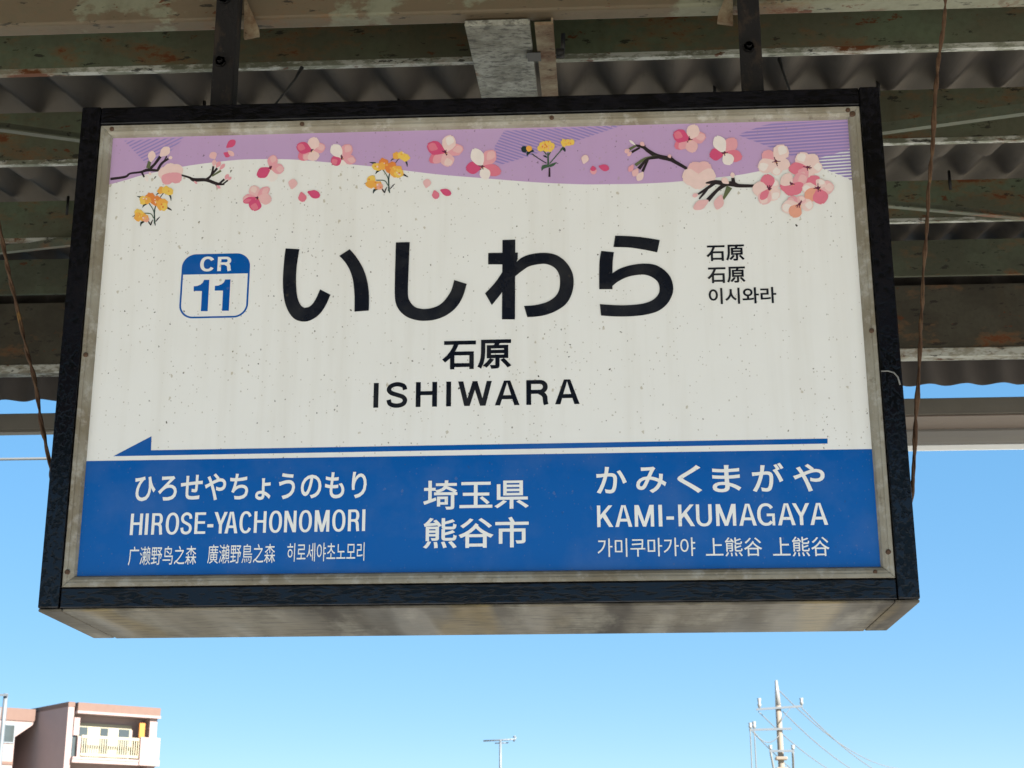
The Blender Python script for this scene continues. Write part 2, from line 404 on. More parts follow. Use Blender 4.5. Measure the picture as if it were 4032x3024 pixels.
# ---- printed artwork on the panel (flat ink, stacked in microscopic layers)
LAY = [0]
def layer():
    LAY[0] += 1
    return PY - .0003 - LAY[0] * 3e-6
def pp(px, py):
    d = ray(px, py) * PY
    return d.x, d.z + EYE
def inside(x, z, e=.0):
    return min(max(x, pi['x0'] - e), pi['x1'] + e), min(max(z, pi['z0'] - e), pi['z1'] + e)
def poly(mb, pts, mat=0):
    y = layer(); q = [inside(*pp(*p)) for p in pts]
    mb.face([(x, y, z) for x, z in q], mat)
def win(ox, oy, s): return lambda x, y: (ox + x / s, oy + y / s)
def crom(pts, n=6):
    pts = [Vector((p[0], p[1], 0)) for p in pts]; out = []
    for i in range(len(pts) - 1):
        p0, p1, p2, p3 = pts[max(i-1, 0)], pts[i], pts[i+1], pts[min(i+2, len(pts)-1)]
        for k in range(n):
            t = k / n
            out.append(0.5 * ((2*p1) + (p2-p0)*t + (2*p0-5*p1+4*p2-p3)*t*t + (3*p1-p0-3*p2+p3)*t**3))
    out.append(pts[-1]); return [(p.x, p.y) for p in out]
def ribbon(mb, left, right, mat=0, n=6):
    l, r = crom(left, n), crom(right, n); y = layer()
    L = [pp(*p) for p in l]; Q = [pp(*p) for p in r]
    for i in range(len(L) - 1):
        mb.face([(L[i][0], y, L[i][1]), (L[i+1][0], y, L[i+1][1]), (Q[i+1][0], y, Q[i+1][1]), (Q[i][0], y, Q[i][1])], mat)
def stroke(mb, pts, ws, mat=0, n=5):
    if len(pts) > 2:
        c = crom(pts, n); w = []
        for i in range(len(pts) - 1):
            for k in range(n): w.append(ws[i] + (ws[i+1] - ws[i]) * k / n)
        w.append(ws[-1])
    else: c, w = list(pts), list(ws)
    l, r = [], []
    for i, p in enumerate(c):
        a, b = c[max(i-1, 0)], c[min(i+1, len(c)-1)]
        d = Vector((b[0]-a[0], b[1]-a[1])).normalized(); nv = Vector((-d.y, d.x)) * w[i] / 2
        l.append((p[0] + nv.x, p[1] + nv.y)); r.append((p[0] - nv.x, p[1] - nv.y))
    y = layer()
    for i in range(len(c) - 1):
        q = [inside(*pp(*a)) for a in (l[i], l[i+1], r[i+1], r[i])]
        mb.face([(a, y, b) for a, b in q], mat)

# blue band along the foot, arrow above it
bb = MB(); zt = (pp(341.5, 1818.4)[1] + pp(3434.4, 1765.4)[1]) / 2
y = layer(); bb.face([(pi['x0'], y, pi['z0']), (pi['x1'], y, pi['z0']), (pi['x1'], y, zt), (pi['x0'], y, zt)]); bb.build('blue_band', M['blue'], panel)
ar = MB(); poly(ar, [(446.3, 1796.6), (596.8, 1717.7), (594.8, 1773.3), (3258.7, 1726.9), (3258.7, 1746.8)]); ar.build('direction_arrow', M['blue'], panel)

# mauve wave and violet hatching
A, B, C, D, E_, F = (win(420, 500, 3.687), win(850, 500, 3.687), win(1400, 500, 3.687), win(1950, 450, 3.687), win(2400, 450, 3.687), win(2850, 450, 3.687))
wave = [A(50, 835), A(300, 765), A(560, 690), A(1100, 578), A(1500, 520), A(1900, 478), B(600, 468), B(900, 468), B(1200, 478), B(1800, 530), C(250, 575), C(700, 630), C(1200, 690), C(1800, 740),
        D(400, 975), D(800, 1000), D(1300, 1018), D(1700, 1015), E_(400, 1010), E_(900, 985), E_(1300, 945), E_(1850, 885), F(500, 830), F(900, 760), F(1370, 640), F(1870, 500)]
mw = MB(); q = [inside(*pp(*p)) for p in crom(wave, 4)]; y = layer(); zt = pi['z1']
q[0] = (pi['x0'], q[0][1]); q[-1] = (pi['x1'], q[-1][1])
for a, b in zip(q[:-1], q[1:]): mw.face([(a[0], y, a[1]), (b[0], y, b[1]), (b[0], y, zt), (a[0], y, zt)])
mw.build('mauve_wave', M['purple'], panel)

def hatch(mb, region, direction, period, duty, mat=0):
    """stripes clipped to a convex region, all in pixels of the photograph"""
    d = Vector(direction).normalized(); nv = Vector((-d.y, d.x))
    ts = [Vector(p).dot(nv) for p in region]; t = min(ts)
    def clip(pts, s, keep_above):
        out = []
        for i in range(len(pts)):
            a, b = Vector(pts[i]), Vector(pts[(i+1) % len(pts)]); fa, fb = a.dot(nv) - s, b.dot(nv) - s
            if not keep_above: fa, fb = -fa, -fb
            if fa >= 0: out.append(tuple(a))
            if fa * fb < 0: out.append(tuple(a + (b - a) * (fa / (fa - fb))))
        return out
    while t < max(ts):
        q = clip(region, t, True); q = clip(q, t + period * duty, False) if len(q) > 2 else []
        if len(q) > 2: poly(mb, q, mat)
        t += period
for args in (([A(255, 200), A(1140, 150), A(880, 400), A(560, 520)], (580, -290), 12.6, .45), ([D(130, 240), D(1850, 160), D(1150, 400), D(70, 740), D(0, 700), D(-10, 470)], (380, 125), 11.5, .55), ([F(200, 300), F(560, 165), F(1000, 70), F(1850, 30), F(1880, 965), F(1420, 780), F(640, 470)], (1620, -110), 12.4, .56)):
    hb = MB(); hatch(hb, *args); hb.build('violet_hatching', M['stripe'], panel)

# blossoms, twigs and yellow flowers
INK = ['dk', 'md', 'ml', 'lt', 'pl', 'wh', 'pc', 'yl', 'yo', 'og', 'gr', 'ol', 'br', 'st', 'tl']
IX = {k: i for i, k in enumerate(INK)}
fl = MB()
def petal(W, b, t, w, c, notch=True):
    b, t = Vector(b), Vector(t); d = t - b; L = d.length; d.normalize(); nv = Vector((-d.y, d.x)); pts = []
    N = 9; prof = []
    for i in range(N + 1):
        s = i / N; wd = w / 2 * (math.sin(math.pi * min(1, s ** 1.25 * .93 + .035)) ** .8) * random.uniform(.95, 1.05); prof.append((s, wd))
    for s, wd in prof: pts.append(b + d * L * s * (1.0 if s < 1 else 1) + nv * wd)
    if notch: pts.append(t - d * L * .05)
    for s, wd in reversed(prof): pts.append(b + d * L * s - nv * wd)
    poly(fl, [W(p.x, p.y) for p in pts], IX[c])
def blob(W, c, r, k, n=11, j=.16):
    poly(fl, [W(c[0] + r * random.uniform(1-j, 1+j) * math.cos(2*math.pi*i/n), c[1] + r * random.uniform(1-j, 1+j) * math.sin(2*math.pi*i/n)) for i in range(n)], IX[k])
def flower(W, c, petals, heart=34, spread=75):
    for t, w, k in petals:
        petal(W, c, t, w * .93, k)
        if k in ('dk', 'ml', 'lt', 'pl'):                       # a softer wash inside the petal
            b2 = (c[0] + (t[0] - c[0]) * .42, c[1] + (t[1] - c[1]) * .42); t2 = (c[0] + (t[0] - c[0]) * .93, c[1] + (t[1] - c[1]) * .93)
            petal(W, b2, t2, w * .55, {'dk': 'md', 'ml': 'lt', 'lt': 'pl', 'pl': 'wh'}[k] if random.random() < .6 else k, False)
    for i in range(6):
        a = random.uniform(0, 6.28); r = heart * random.uniform(.7, 1.25) * (spread / 75)
        p = (c[0] + r * math.cos(a), c[1] + r * math.sin(a)); stroke(fl, [W(*c), W(*p)], [4.4, 3.0], IX['st'])
    blob(W, (c[0] + 4, c[1] - 6), heart * .42, 'st'); blob(W, (c[0] - 14, c[1] + 22), 8, 'pc'); blob(W, (c[0] + 22, c[1] + 14), 7, 'yl')
def twig(W, pts, ws, k='br'): stroke(fl, [W(*p) for p in pts], [w / 3.687 for w in ws], IX[k])
def bud(W, b, t, w, k): petal(W, b, t, w, k, False)
# left twig
twig(A, [(55, 757), (270, 725), (340, 678), (500, 655), (600, 625), (740, 632), (840, 605)], [38, 34, 28, 30, 46, 34, 14])
twig(A, [(510, 655), (545, 730)], [28, 26]); twig(A, [(600, 630), (690, 550), (780, 430)], [44, 36, 44]); twig(A, [(740, 630), (800, 530), (900, 460)], [36, 36, 28]); twig(A, [(600, 600), (625, 500)], [55, 50], 'ol'); twig(A, [(825, 510), (875, 425)], [16, 22])
twig(A, [(1055, 690), (1200, 735), (1270, 770), (1440, 770), (1600, 825), (1710, 835)], [24, 30, 54, 48, 44, 18]); twig(A, [(1440, 770), (1520, 700), (1550, 570)], [36, 30, 30]); twig(A, [(1520, 705), (1605, 600)], [24, 34]); twig(A, [(1530, 715), (1660, 635)], [22, 30], 'ol'); twig(A, [(1630, 830), (1710, 760)], [28, 30]); twig(A, [(1690, 830), (1760, 775)], [20, 24]); twig(A, [(1570, 810), (1595, 865)], [20, 8])
for b, t, w, k in (((640, 510), (668, 350), 115, 'pl'), ((775, 425), (912, 300), 130, 'pl'), ((898, 455), (955, 440), 52, 'pl'), ((565, 690), (595, 790), 60, 'wh'), ((620, 655), (640, 700), 40, 'pl'), ((1575, 465), (1520, 370), 120, 'lt'), ((1552, 572), (1570, 475), 62, 'lt'), ((1590, 592), (1652, 503), 66, 'ml'), ((1640, 622), (1716, 538), 54, 'ml'), ((1722, 765), (1768, 688), 60, 'ml'), ((1760, 775), (1812, 728), 42, 'ml'), ((1268, 788), (1315, 826), 30, 'ml'), ((1595, 850), (1652, 892), 42, 'ml')): bud(A, b, t, w, k)
for t, w, k in (((905, 528), 200, 'pl'), ((1105, 590), 190, 'pl'), ((745, 680), 190, 'pl'), ((1075, 795), 170, 'ml'), ((830, 830), 170, 'ml')): petal(A, (935, 672), t, w, k)
petal(A, (1740, 302), (1868, 195), 100, 'dk'); petal(A, (1700, 378), (1790, 425), 80, 'dk'); petal(A, (1760, 345), (1850, 420), 70, 'lt')
def yellow_plant(W, ox, oy, sx, sy):
    T = lambda x, y: W(ox + (x - 440) * sx, oy + (y - 1010) * sy)
    for pts, ws, k in (([(690, 1410), (685, 1230), (610, 1100)], [9, 13, 13], 'gr'), ([(705, 1432), (698, 1200), (770, 1040), (830, 955)], [13, 15, 10, 12], 'tl'), ([(685, 1330), (640, 1262), (530, 1255)], [12, 14, 12], 'gr'),
                       ([(440, 1010), (482, 1018), (525, 1022)], [3, 24, 26], 'tl'), ([(520, 1172), (545, 1135), (590, 1108)], [4, 26, 28], 'tl'), ([(718, 992), (750, 965), (805, 948)], [4, 18, 14], 'tl'), ([(936, 1075), (930, 1020), (905, 975)], [3, 22, 26], 'tl'), ([(948, 1212), (910, 1190), (870, 1165)], [6, 24, 26], 'br'), ([(490, 1437), (505, 1395), (545, 1372)], [5, 32, 26], 'tl'), ([(642, 1430), (620, 1395), (598, 1355)], [14, 20, 10], 'br'), ([(640, 1428), (655, 1380), (675, 1345)], [14, 18, 5], 'br'), ([(712, 1375), (745, 1335), (776, 1303)], [10, 16, 4], 'br'), ([(370, 1310), (400, 1292), (440, 1285)], [3, 12, 10], 'tl')):
        stroke(fl, [T(*p) for p in pts], [w / 3.687 for w in ws], IX[k])
    for (x, y), r, k in (((790, 925), 52, 'yo'), ((860, 915), 58, 'yl'), ((915, 945), 52, 'yl'), ((540, 1070), 62, 'yl'), ((630, 1020), 66, 'og'), ((600, 1065), 55, 'yo'), ((725, 1085), 80, 'og'), ((800, 1130), 88, 'yo'), ((830, 1165), 58, 'yl'), ((470, 1250), 62, 'yl'), ((460, 1310), 62, 'yo'), ((545, 1320), 58, 'yo'), ((575, 1340), 46, 'pc')): blob(T, (x, y), r, k, 13, .22)
    for i in range(26):
        x, y = random.choice(((560, 1060), (640, 1030), (730, 1090), (820, 1140), (860, 920), (480, 1280), (560, 1330)))
        blob(T, (x + random.uniform(-50, 50), y + random.uniform(-40, 40)), random.uniform(9, 17), random.choice(('yl', 'og', 'yo', 'pl')), 6)
yellow_plant(A, 440, 1010, 1, 1); yellow_plant(C, 200, 515, 1.11, 1.06)
flower(B, (795, 598), [((850, 410), 165, 'ml'), ((830, 800), 190, 'wh'), ((600, 720), 165, 'dk'), ((992, 620), 170, 'ml')])
flower(B, (600, 1030), [((530, 855), 180, 'lt'), ((775, 880), 140, 'ml'), ((812, 1060), 180, 'lt'), ((390, 1050), 140, 'ml'), ((545, 1220), 200, 'dk'), ((395, 1095), 100, 'dk')])
flower(B, (1390, 345), [((1590, 280), 170, 'ml'), ((1445, 150), 190, 'pl'), ((1200, 465), 170, 'md'), ((1275, 480), 130, 'ml'), ((1440, 495), 190, 'pl'), ((1172, 275), 190, 'dk')])
flower(B, (1825, 445), [((1960, 262), 190, 'ml'), ((1860, 560), 190, 'wh'), ((2035, 500), 150, 'ml'), ((1680, 535), 170, 'dk'), ((1690, 262), 190, 'wh')])
petal(B, (1102, 905), (1132, 757), 130, 'lt'); petal(B, (1240, 948), (1270, 1092), 120, 'md'); petal(B, (1333, 945), (1515, 1010), 120, 'dk')
flower(C, (1300, 370), [((1570, 310), 190, 'ml'), ((1400, 125), 220, 'pl'), ((1070, 510), 170, 'md'), ((1130, 525), 140, 'ml'), ((1365, 578), 220, 'lt'), ((1040, 260), 220, 'dk')], 44)
flower(C, (1835, 580), [((2020, 345), 220, 'ml'), ((2115, 670), 190, 'md'), ((1600, 610), 190, 'dk'), ((1915, 765), 170, 'wh'), ((1715, 315), 210, 'wh')], 44)
petal(C, (1025, 887), (1050, 758), 115, 'lt'); petal(C, (1145, 923), (1180, 1050), 110, 'md'); petal(C, (1233, 918), (1390, 982), 105, 'dk')
# field mustard in the middle
twig(D, [(787, 912), (787, 780)], [30, 20]); twig(D, [(770, 770), (765, 560)], [26, 20], 'gr'); twig(D, [(745, 715), (620, 640), (530, 575)], [14, 12, 14], 'tl'); twig(D, [(790, 720), (900, 590), (990, 490)], [14, 14, 18], 'gr')
for p, w, k in (([(675, 825), (700, 770), (775, 752)], [4, 54, 40], 'gr'), ([(785, 755), (840, 735), (893, 700)], [36, 40, 4], 'gr'), ([(462, 612), (475, 570), (515, 535)], [4, 44, 40], 'tl'), ([(500, 545), (540, 535), (565, 540)], [26, 36, 6], 'tl'), ([(990, 495), (1005, 520), (1015, 550)], [30, 36, 5], 'tl'), ([(945, 520), (970, 505), (1000, 470)], [6, 30, 14], 'gr'), ([(695, 605), (725, 615), (752, 630)], [6, 28, 12], 'tl'), ([(700, 530), (745, 590)], [14, 16], 'gr'), ([(820, 520), (775, 600)], [12, 16], 'gr')):
    stroke(fl, [D(*q) for q in p], [x / 3.687 for x in w], IX[k])
blob(D, (425, 512), 50, 'tl'); blob(D, (490, 500), 44, 'yo'); 
for x, y, r in ((660, 500, 48), (700, 450, 55), (760, 445, 60), (815, 470, 56), (740, 500, 55), (790, 510, 40), (1000, 405, 46), (1060, 410, 52), (1110, 410, 44), (1000, 440, 36)): blob(D, (x, y), r, 'yl', 12, .2)
for i in range(34):
    x, y = random.choice(((700, 470), (770, 470), (1060, 410), (740, 440), (1020, 420))); blob(D, (x + random.uniform(-55, 55), y + random.uniform(-38, 38)), random.uniform(8, 15), random.choice(('og', 'yo', 'yl', 'pc')), 6)
petal(D, (1282, 722), (1322, 592), 110, 'pc'); petal(D, (1282, 722), (1322, 596), 104, 'pl'); petal(D, (1420, 755), (1430, 880), 100, 'ml'); petal(D, (1415, 755), (1430, 830), 84, 'dk'); petal(D, (1503, 758), (1655, 800), 100, 'dk')
# right twigs
twig(E_, [(1140, 830), (1100, 782), (940, 690), (880, 655), (690, 610), (560, 535), (490, 482), (370, 455)], [26, 44, 52, 66, 62, 52, 46, 26]); twig(E_, [(385, 460), (285, 515)], [34, 38], 'ol'); twig(E_, [(440, 490), (322, 555)], [28, 34]); twig(E_, [(690, 622), (520, 650), (375, 745)], [44, 40, 46], 'ol'); twig(E_, [(700, 625), (560, 650), (500, 690)], [50, 34, 20]); twig(E_, [(530, 665), (425, 795)], [28, 54]); twig(E_, [(555, 665), (478, 838)], [32, 38]); twig(E_, [(890, 660), (905, 615)], [40, 10]); twig(E_, [(505, 490), (518, 452)], [36, 10])
for b, t, w, k in (((375, 452), (288, 382), 36, 'wh'), ((505, 462), (448, 410), 62, 'lt'), ((290, 515), (222, 560), 70, 'lt'), ((318, 550), (262, 610), 50, 'lt'), ((345, 735), (282, 838), 76, 'ml'), ((410, 792), (345, 905), 96, 'lt'), ((488, 842), (405, 968), 98, 'pl'), ((885, 640), (860, 588), 52, 'lt')): bud(E_, b, t, w, k)
flower(E_, (1155, 370), [((1400, 320), 190, 'ml'), ((1255, 158), 210, 'pl'), ((945, 490), 170, 'md'), ((1010, 505), 140, 'ml'), ((1225, 560), 200, 'lt'), ((925, 280), 210, 'dk')], 44)
flower(E_, (1665, 565), [((1830, 355), 220, 'ml'), ((1925, 640), 190, 'md'), ((1450, 605), 190, 'dk'), ((1765, 735), 190, 'wh'), ((1545, 320), 210, 'wh')], 44)
for t, w, k in (((1185, 705), 220, 'lt'), ((1450, 715), 230, 'lt'), ((1545, 930), 250, 'pl'), ((1055, 940), 250, 'pl'), ((1275, 1095), 260, 'pl')): petal(E_, (1290, 885), t, w, k)
twig(E_, [(2115, 1045), (1880, 1042), (1790, 1015), (1680, 1010), (1530, 990), (1395, 1003)], [40, 52, 76, 62, 64, 18]); twig(E_, [(1520, 1005), (1410, 1085), (1285, 1165)], [52, 40, 24]); twig(E_, [(1420, 1090), (1375, 1145), (1300, 1235)], [30, 36, 20]); twig(E_, [(1680, 1020), (1560, 1110), (1425, 1255)], [66, 46, 62]); twig(E_, [(1740, 1060), (1650, 1240)], [90, 28], 'ol'); twig(E_, [(1800, 1020), (1790, 925)], [60, 46]); twig(E_, [(2090, 1040), (2170, 990)], [16, 8])
for b, t, w, k in (((1795, 930), (1775, 848), 64, 'pl'), ((1730, 1010), (1630, 935), 92, 'pl'), ((1285, 1165), (1205, 1195), 60, 'lt'), ((1435, 1255), (1220, 1375), 135, 'lt'), ((1625, 1175), (1555, 1385), 140, 'lt')): bud(E_, b, t, w, k)
# cluster on the right
flower(F, (750, 690), [((560, 560), 210, 'ml'), ((960, 760), 190, 'pl'), ((770, 895), 210, 'pl'), ((495, 800), 230, 'pl'), ((890, 455), 260, 'pl')], 50, 90)
flower(F, (1210, 780), [((1090, 565), 250, 'pl'), ((1340, 590), 220, 'pl'), ((1300, 890), 210, 'pl'), ((1430, 765), 200, 'pl'), ((935, 800), 190, 'md'), ((1110, 930), 180, 'ml')], 50, 80)
flower(F, (985, 1020), [((1215, 910), 240, 'ml'), ((1130, 1130), 240, 'md'), ((955, 1190), 220, 'md'), ((815, 1070), 190, 'md'), ((850, 900), 240, 'pl')], 40, 75)
flower(F, (655, 1095), [((770, 960), 190, 'pl'), ((615, 875), 230, 'md'), ((410, 1090), 240, 'pl'), ((790, 1230), 230, 'pl'), ((545, 1310), 220, 'lt'), ((530, 1245), 120, 'md')], 52, 85)
flower(F, (1365, 1080), [((1240, 910), 240, 'md'), ((1130, 1090), 190, 'pl'), ((1600, 1060), 220, 'lt'), ((1440, 950), 170, 'pl'), ((1190, 1250), 220, 'pc'), ((1430, 1310), 250, 'md')], 60, 85)
flower(F, (1095, 1315), [((920, 1235), 180, 'ml'), ((835, 1380), 220, 'pl'), ((1300, 1330), 200, 'pl'), ((1150, 1190), 150, 'lt'), ((985, 1495), 220, 'pc')], 52, 80)
fl.build('flower_print', [M['p_' + k] for k in INK], panel)

LAY[0] = 30                                  # the badge and the lettering lie apart from the flowers
# ---- route badge
S8 = win(680, 960, 5.185)
rb = MB()
c4p = [pp(*S8(*p)) for p in ((205, 214), (1588, 197), (1530, 1503), (118, 1529))]
bx0 = (c4p[0][0] + c4p[3][0]) / 2; bx1 = (c4p[1][0] + c4p[2][0]) / 2; bz1 = (c4p[0][1] + c4p[1][1]) / 2; bz0 = (c4p[2][1] + c4p[3][1]) / 2
hz = (pp(*S8(212, 628))[1] + pp(*S8(1530, 610))[1]) / 2
rr = (bx1 - bx0) * .205
def rrect(x0, x1, z0, z1, r, n=10, corners=(1, 1, 1, 1)):
    out = []
    for (cx, cz, a0, on) in ((x1 - r, z1 - r, 0, corners[0]), (x0 + r, z1 - r, 90, corners[1]), (x0 + r, z0 + r, 180, corners[2]), (x1 - r, z0 + r, 270, corners[3])):
        for k in range(n + 1):
            a = R(a0 + 90 * k / n); out.append((cx + r * math.cos(a), cz + r * math.sin(a)))
    return out
def flat(mb, pts, mat=0):
    y = layer(); mb.face([(x, y, z) for x, z in pts], mat)
flat(rb, rrect(bx0, bx1, bz0, bz1, rr), 0)
bt = (bx1 - bx0) * .027
ip = [p for p in rrect(bx0 + bt, bx1 - bt, bz0 + bt, bz1, rr - bt) if p[1] <= (bz0 + bz1) / 2]
flat(rb, [(bx1 - bt, hz), (bx0 + bt, hz)] + ip, 1)
for base_pts in ([(427, 965), (430, 868), (500, 862), (570, 833), (615, 792), (640, 737), (750, 735), (715, 1378), (575, 1376), (597, 965)],
                 [(858, 957), (862, 860), (932, 853), (1002, 825), (1047, 785), (1072, 730), (1182, 728), (1147, 1369), (1007, 1369), (1027, 957)]):
    poly(rb, [S8(*p) for p in base_pts], 0)

# ---- lettering
def ring(cx, cz, rx, rz, tx, tz, a0, a1, n=28, p=2.25):
    out = []
    def sp(a, x, z): 
        c, s = math.cos(a), math.sin(a); return cx + x * math.copysign(abs(c) ** (2/p), c), cz + z * math.copysign(abs(s) ** (2/p), s)
    for k in range(n):
        A0, A1 = R(a0 + (a1 - a0) * k / n), R(a0 + (a1 - a0) * (k + 1) / n)
        out.append([sp(A0, rx, rz), sp(A1, rx, rz), sp(A1, rx - tx, rz - tz), sp(A0, rx - tx, rz - tz)])
    return out
def strip(pts, w):
    c = crom(pts, 6); l, r = [], []
    for i, p in enumerate(c):
        a, b = c[max(i-1, 0)], c[min(i+1, len(c)-1)]; d = Vector((b[0]-a[0], b[1]-a[1])).normalized()
        l.append((p[0] - d.y * w/2, p[1] + d.x * w/2)); r.append((p[0] + d.y * w/2, p[1] - d.x * w/2))
    return [[l[i], l[i+1], r[i+1], r[i]] for i in range(len(c) - 1)]
def latin(mb, ch, x0, x1, z0, z1, sw, mat=0):
    W, H = x1 - x0, z1 - z0; sh = min(sw * .86, H * .17); cx = (x0 + x1) / 2; Q = []   # Q: list of groups; each group shares a layer
    bar = lambda a, b, c, d: [[(a, c), (b, c), (b, d), (a, d)]]
    if ch == 'I': Q = [bar(x0, x1, z0, z1)]
    elif ch == '-': Q = [bar(x0, x1, z0, z1)]
    elif ch == 'H': Q = [bar(x0, x0+sw, z0, z1), bar(x1-sw, x1, z0, z1), bar(x0+sw*.5, x1-sw*.5, z0+H*.47, z0+H*.47+sh)]
    elif ch == 'E': Q = [bar(x0, x0+sw, z0, z1), bar(x0+sw*.5, x1, z0, z0+sh), bar(x0+sw*.5, x1-W*.06, z0+H*.47, z0+H*.47+sh), bar(x0+sw*.5, x1-W*.01, z1-sh, z1)]
    elif ch == 'A':
        d = sw * 1.08
        Q = [[[(x0, z0), (x0+d, z0), (cx+.10*d, z1), (cx-.60*d, z1)]], [[(x1-d, z0), (x1, z0), (cx+.60*d, z1), (cx-.10*d, z1)]], bar(x0+W*.2, x1-W*.2, z0+H*.245, z0+H*.245+sh)]
    elif ch == 'W':
        d = sw * 1.06; a, b = x0 + W*.27, x1 - W*.27
        Q = [[[(x0, z1), (x0+d, z1), (a+.4*d, z0), (a-.55*d, z0)]], [[(a-.4*d, z0), (a+.5*d, z0), (cx+.55*d, z1), (cx-.45*d, z1)]], [[(cx-.55*d, z1), (cx+.45*d, z1), (b+.4*d, z0), (b-.5*d, z0)]], [[(b-.4*d, z0), (b+.55*d, z0), (x1, z1), (x1-d, z1)]]]
    elif ch == 'M':
        d = sw * 1.02
        Q = [bar(x0, x0+sw, z0, z1), bar(x1-sw, x1, z0, z1), [[(x0, z1), (x0+d*1.25, z1), (cx+.5*d, z0), (cx-.45*d, z0)]], [[(x1-d*1.25, z1), (x1, z1), (cx+.45*d, z0), (cx-.5*d, z0)]]]
    elif ch == 'N': Q = [bar(x0, x0+sw, z0, z1), bar(x1-sw, x1, z0, z1), [[(x0, z1), (x0+sw*1.15, z1), (x1, z0), (x1-sw*1.15, z0)]]]
    elif ch == 'K':
        d = sw * 1.22
        Q = [bar(x0, x0+sw, z0, z1), [[(x0+sw*.8, z0+H*.30), (x0+sw*.8, z0+H*.52), (x1-d-W*.03, z1), (x1-W*.03, z1)]], [[(x1-d, z0), (x1, z0), (x0+sw+W*.28, z0+H*.66), (x0+sw+W*.10, z0+H*.50)]]]
    elif ch == 'Y':
        d = sw * 1.12
        Q = [bar(cx-sw/2, cx+sw/2, z0, z0+H*.44), [[(x0, z1), (x0+d, z1), (cx+.5*sw, z0+H*.40), (cx-.5*sw, z0+H*.40)]], [[(x1-d, z1), (x1, z1), (cx+.5*sw, z0+H*.40), (cx-.5*sw, z0+H*.40)]]]
    elif ch == 'U': Q = [bar(x0, x0+sw, z0+H*.36, z1), bar(x1-sw, x1, z0+H*.36, z1), ring(cx, z0+H*.37, W/2, H*.385, sw, sh, 180, 360)]
    elif ch == 'O': Q = [ring(cx, (z0+z1)/2, W/2, H*.515, sw, sh, 0, 360, 44)]
    elif ch == 'C': Q = [ring(cx, (z0+z1)/2, W/2, H*.515, sw, sh, 33, 327, 40)]
    elif ch == 'G': Q = [ring(cx, (z0+z1)/2, W/2, H*.515, sw, sh, 36, 318, 40), bar(cx+W*.04, x1, z0+H*.42, z0+H*.42+sh*.95), bar(x1-sw*.8, x1, z0, z0+H*.43)]
    elif ch == 'S':
        P = [(.98, .735), (.88, .92), (.5, 1), (.14, .915), (.02, .755), (.15, .605), (.5, .505), (.86, .40), (.985, .235), (.86, .07), (.5, 0), (.12, .075), (.015, .28)]
        Q = [strip([(x0 + sw*.46 + u * (W - sw*.92), z0 - H*.012 + sh/2 + v * (H*1.024 - sh)) for u, v in P], (sw + sh) / 2)]
    elif ch == 'R':
        zb = z0 + H*.44; xm = x0 + W*.60
        Q = [bar(x0, x0+sw, z0, z1), bar(x0+sw*.5, xm, z1-sh, z1), bar(x0+sw*.5, xm, zb, zb+sh), ring(xm, (z1+zb)/2, x1-W*.03-xm, (z1-zb)/2, sw, sh, -90, 90, 16, 2.1),
             strip([(xm-W*.03, zb+sh*.5), (xm+W*.14, zb-H*.01), (x1-W*.03-sw*.62, zb-H*.12), (x1-sw*.55-W*.02, z0+H*.12), (x1-sw*.48, z0)], sw*.98)]
    for grp in Q:
        y = layer()
        for q in grp: mb.face([(x, y, z) for x, z in q], mat)
def latin_word(mb, W, letters, bl, br, tl, tr, sw, mat=0):
    """letters: (char, x left, x right[, y top, y bottom]); bl.. = (x, y) of base and cap lines at both ends"""
    def lerp(x, a, b): return a[1] + (b[1] - a[1]) * (x - a[0]) / (b[0] - a[0])
    sw_m = abs(pp(*W(bl[0] + sw, bl[1]))[0] - pp(*W(*bl))[0])
    for L in letters:
        ch, xa, xb = L[:3]; xm = (xa + xb) / 2
        yb, yt = (L[4], L[3]) if len(L) > 3 else (lerp(xm, bl, br), lerp(xm, tl, tr)); ym = (yb + yt) / 2
        a, b = pp(*W(xa, ym)), pp(*W(xb, ym)); z0, z1 = pp(*W(xm, yb))[1], pp(*W(xm, yt))[1]
        latin(mb, ch, a[0], b[0], z0, z1, sw_m, mat)
latin_word(rb, S8, [('C', 563, 862), ('R', 918, 1200)], (563, 563), (1200, 553), (563, 266), (1200, 266), 72, 1)
rb.build('route_badge', [M['blue'], M['panel']], panel)

S3 = win(1400, 1300, 2.212)
lw = MB()
latin_word(lw, S3, [('I', 157, 200), ('S', 268, 453), ('H', 525, 710), ('I', 790, 832), ('W', 893, 1187), ('A', 1213, 1428), ('R', 1487, 1680), ('A', 1737, 1950)], (157, 677), (1950, 643), (157, 461), (1950, 428), 42)
lw.build('lettering', M['ink'], panel)
S5 = win(480, 1820, 2.212)
lw = MB()
latin_word(lw, S5, [('H', 75, 180), ('I', 203, 230), ('R', 260, 357), ('O', 383, 498), ('S', 512, 612), ('E', 635, 730), ('-', 745, 797, 540, 567), ('Y', 803, 918), ('A', 898, 1010), ('C', 1025, 1135), ('H', 1152, 1258), ('O', 1283, 1395), ('N', 1415, 1520), ('O', 1543, 1655), ('M', 1680, 1808), ('O', 1833, 1947), ('R', 1970, 2070), ('I', 2093, 2120)], (75, 635), (2120, 599), (75, 449), (2120, 411), 25.5)
lw.build('lettering', M['letter'], panel)
S7 = win(2300, 1800, 2.212)
lw = MB()
latin_word(lw, S7, [('K', 113, 252), ('A', 270, 418), ('M', 440, 608), ('I', 648, 680), ('-', 717, 782, 517, 545), ('K', 820, 962), ('U', 975, 1112), ('M', 1148, 1322), ('A', 1348, 1500), ('G', 1507, 1660), ('A', 1685, 1838), ('Y', 1815, 1965), ('A', 1966, 2120)], (113, 610), (2120, 590), (113, 422), (2120, 399), 29)
lw.build('lettering', M['letter'], panel)

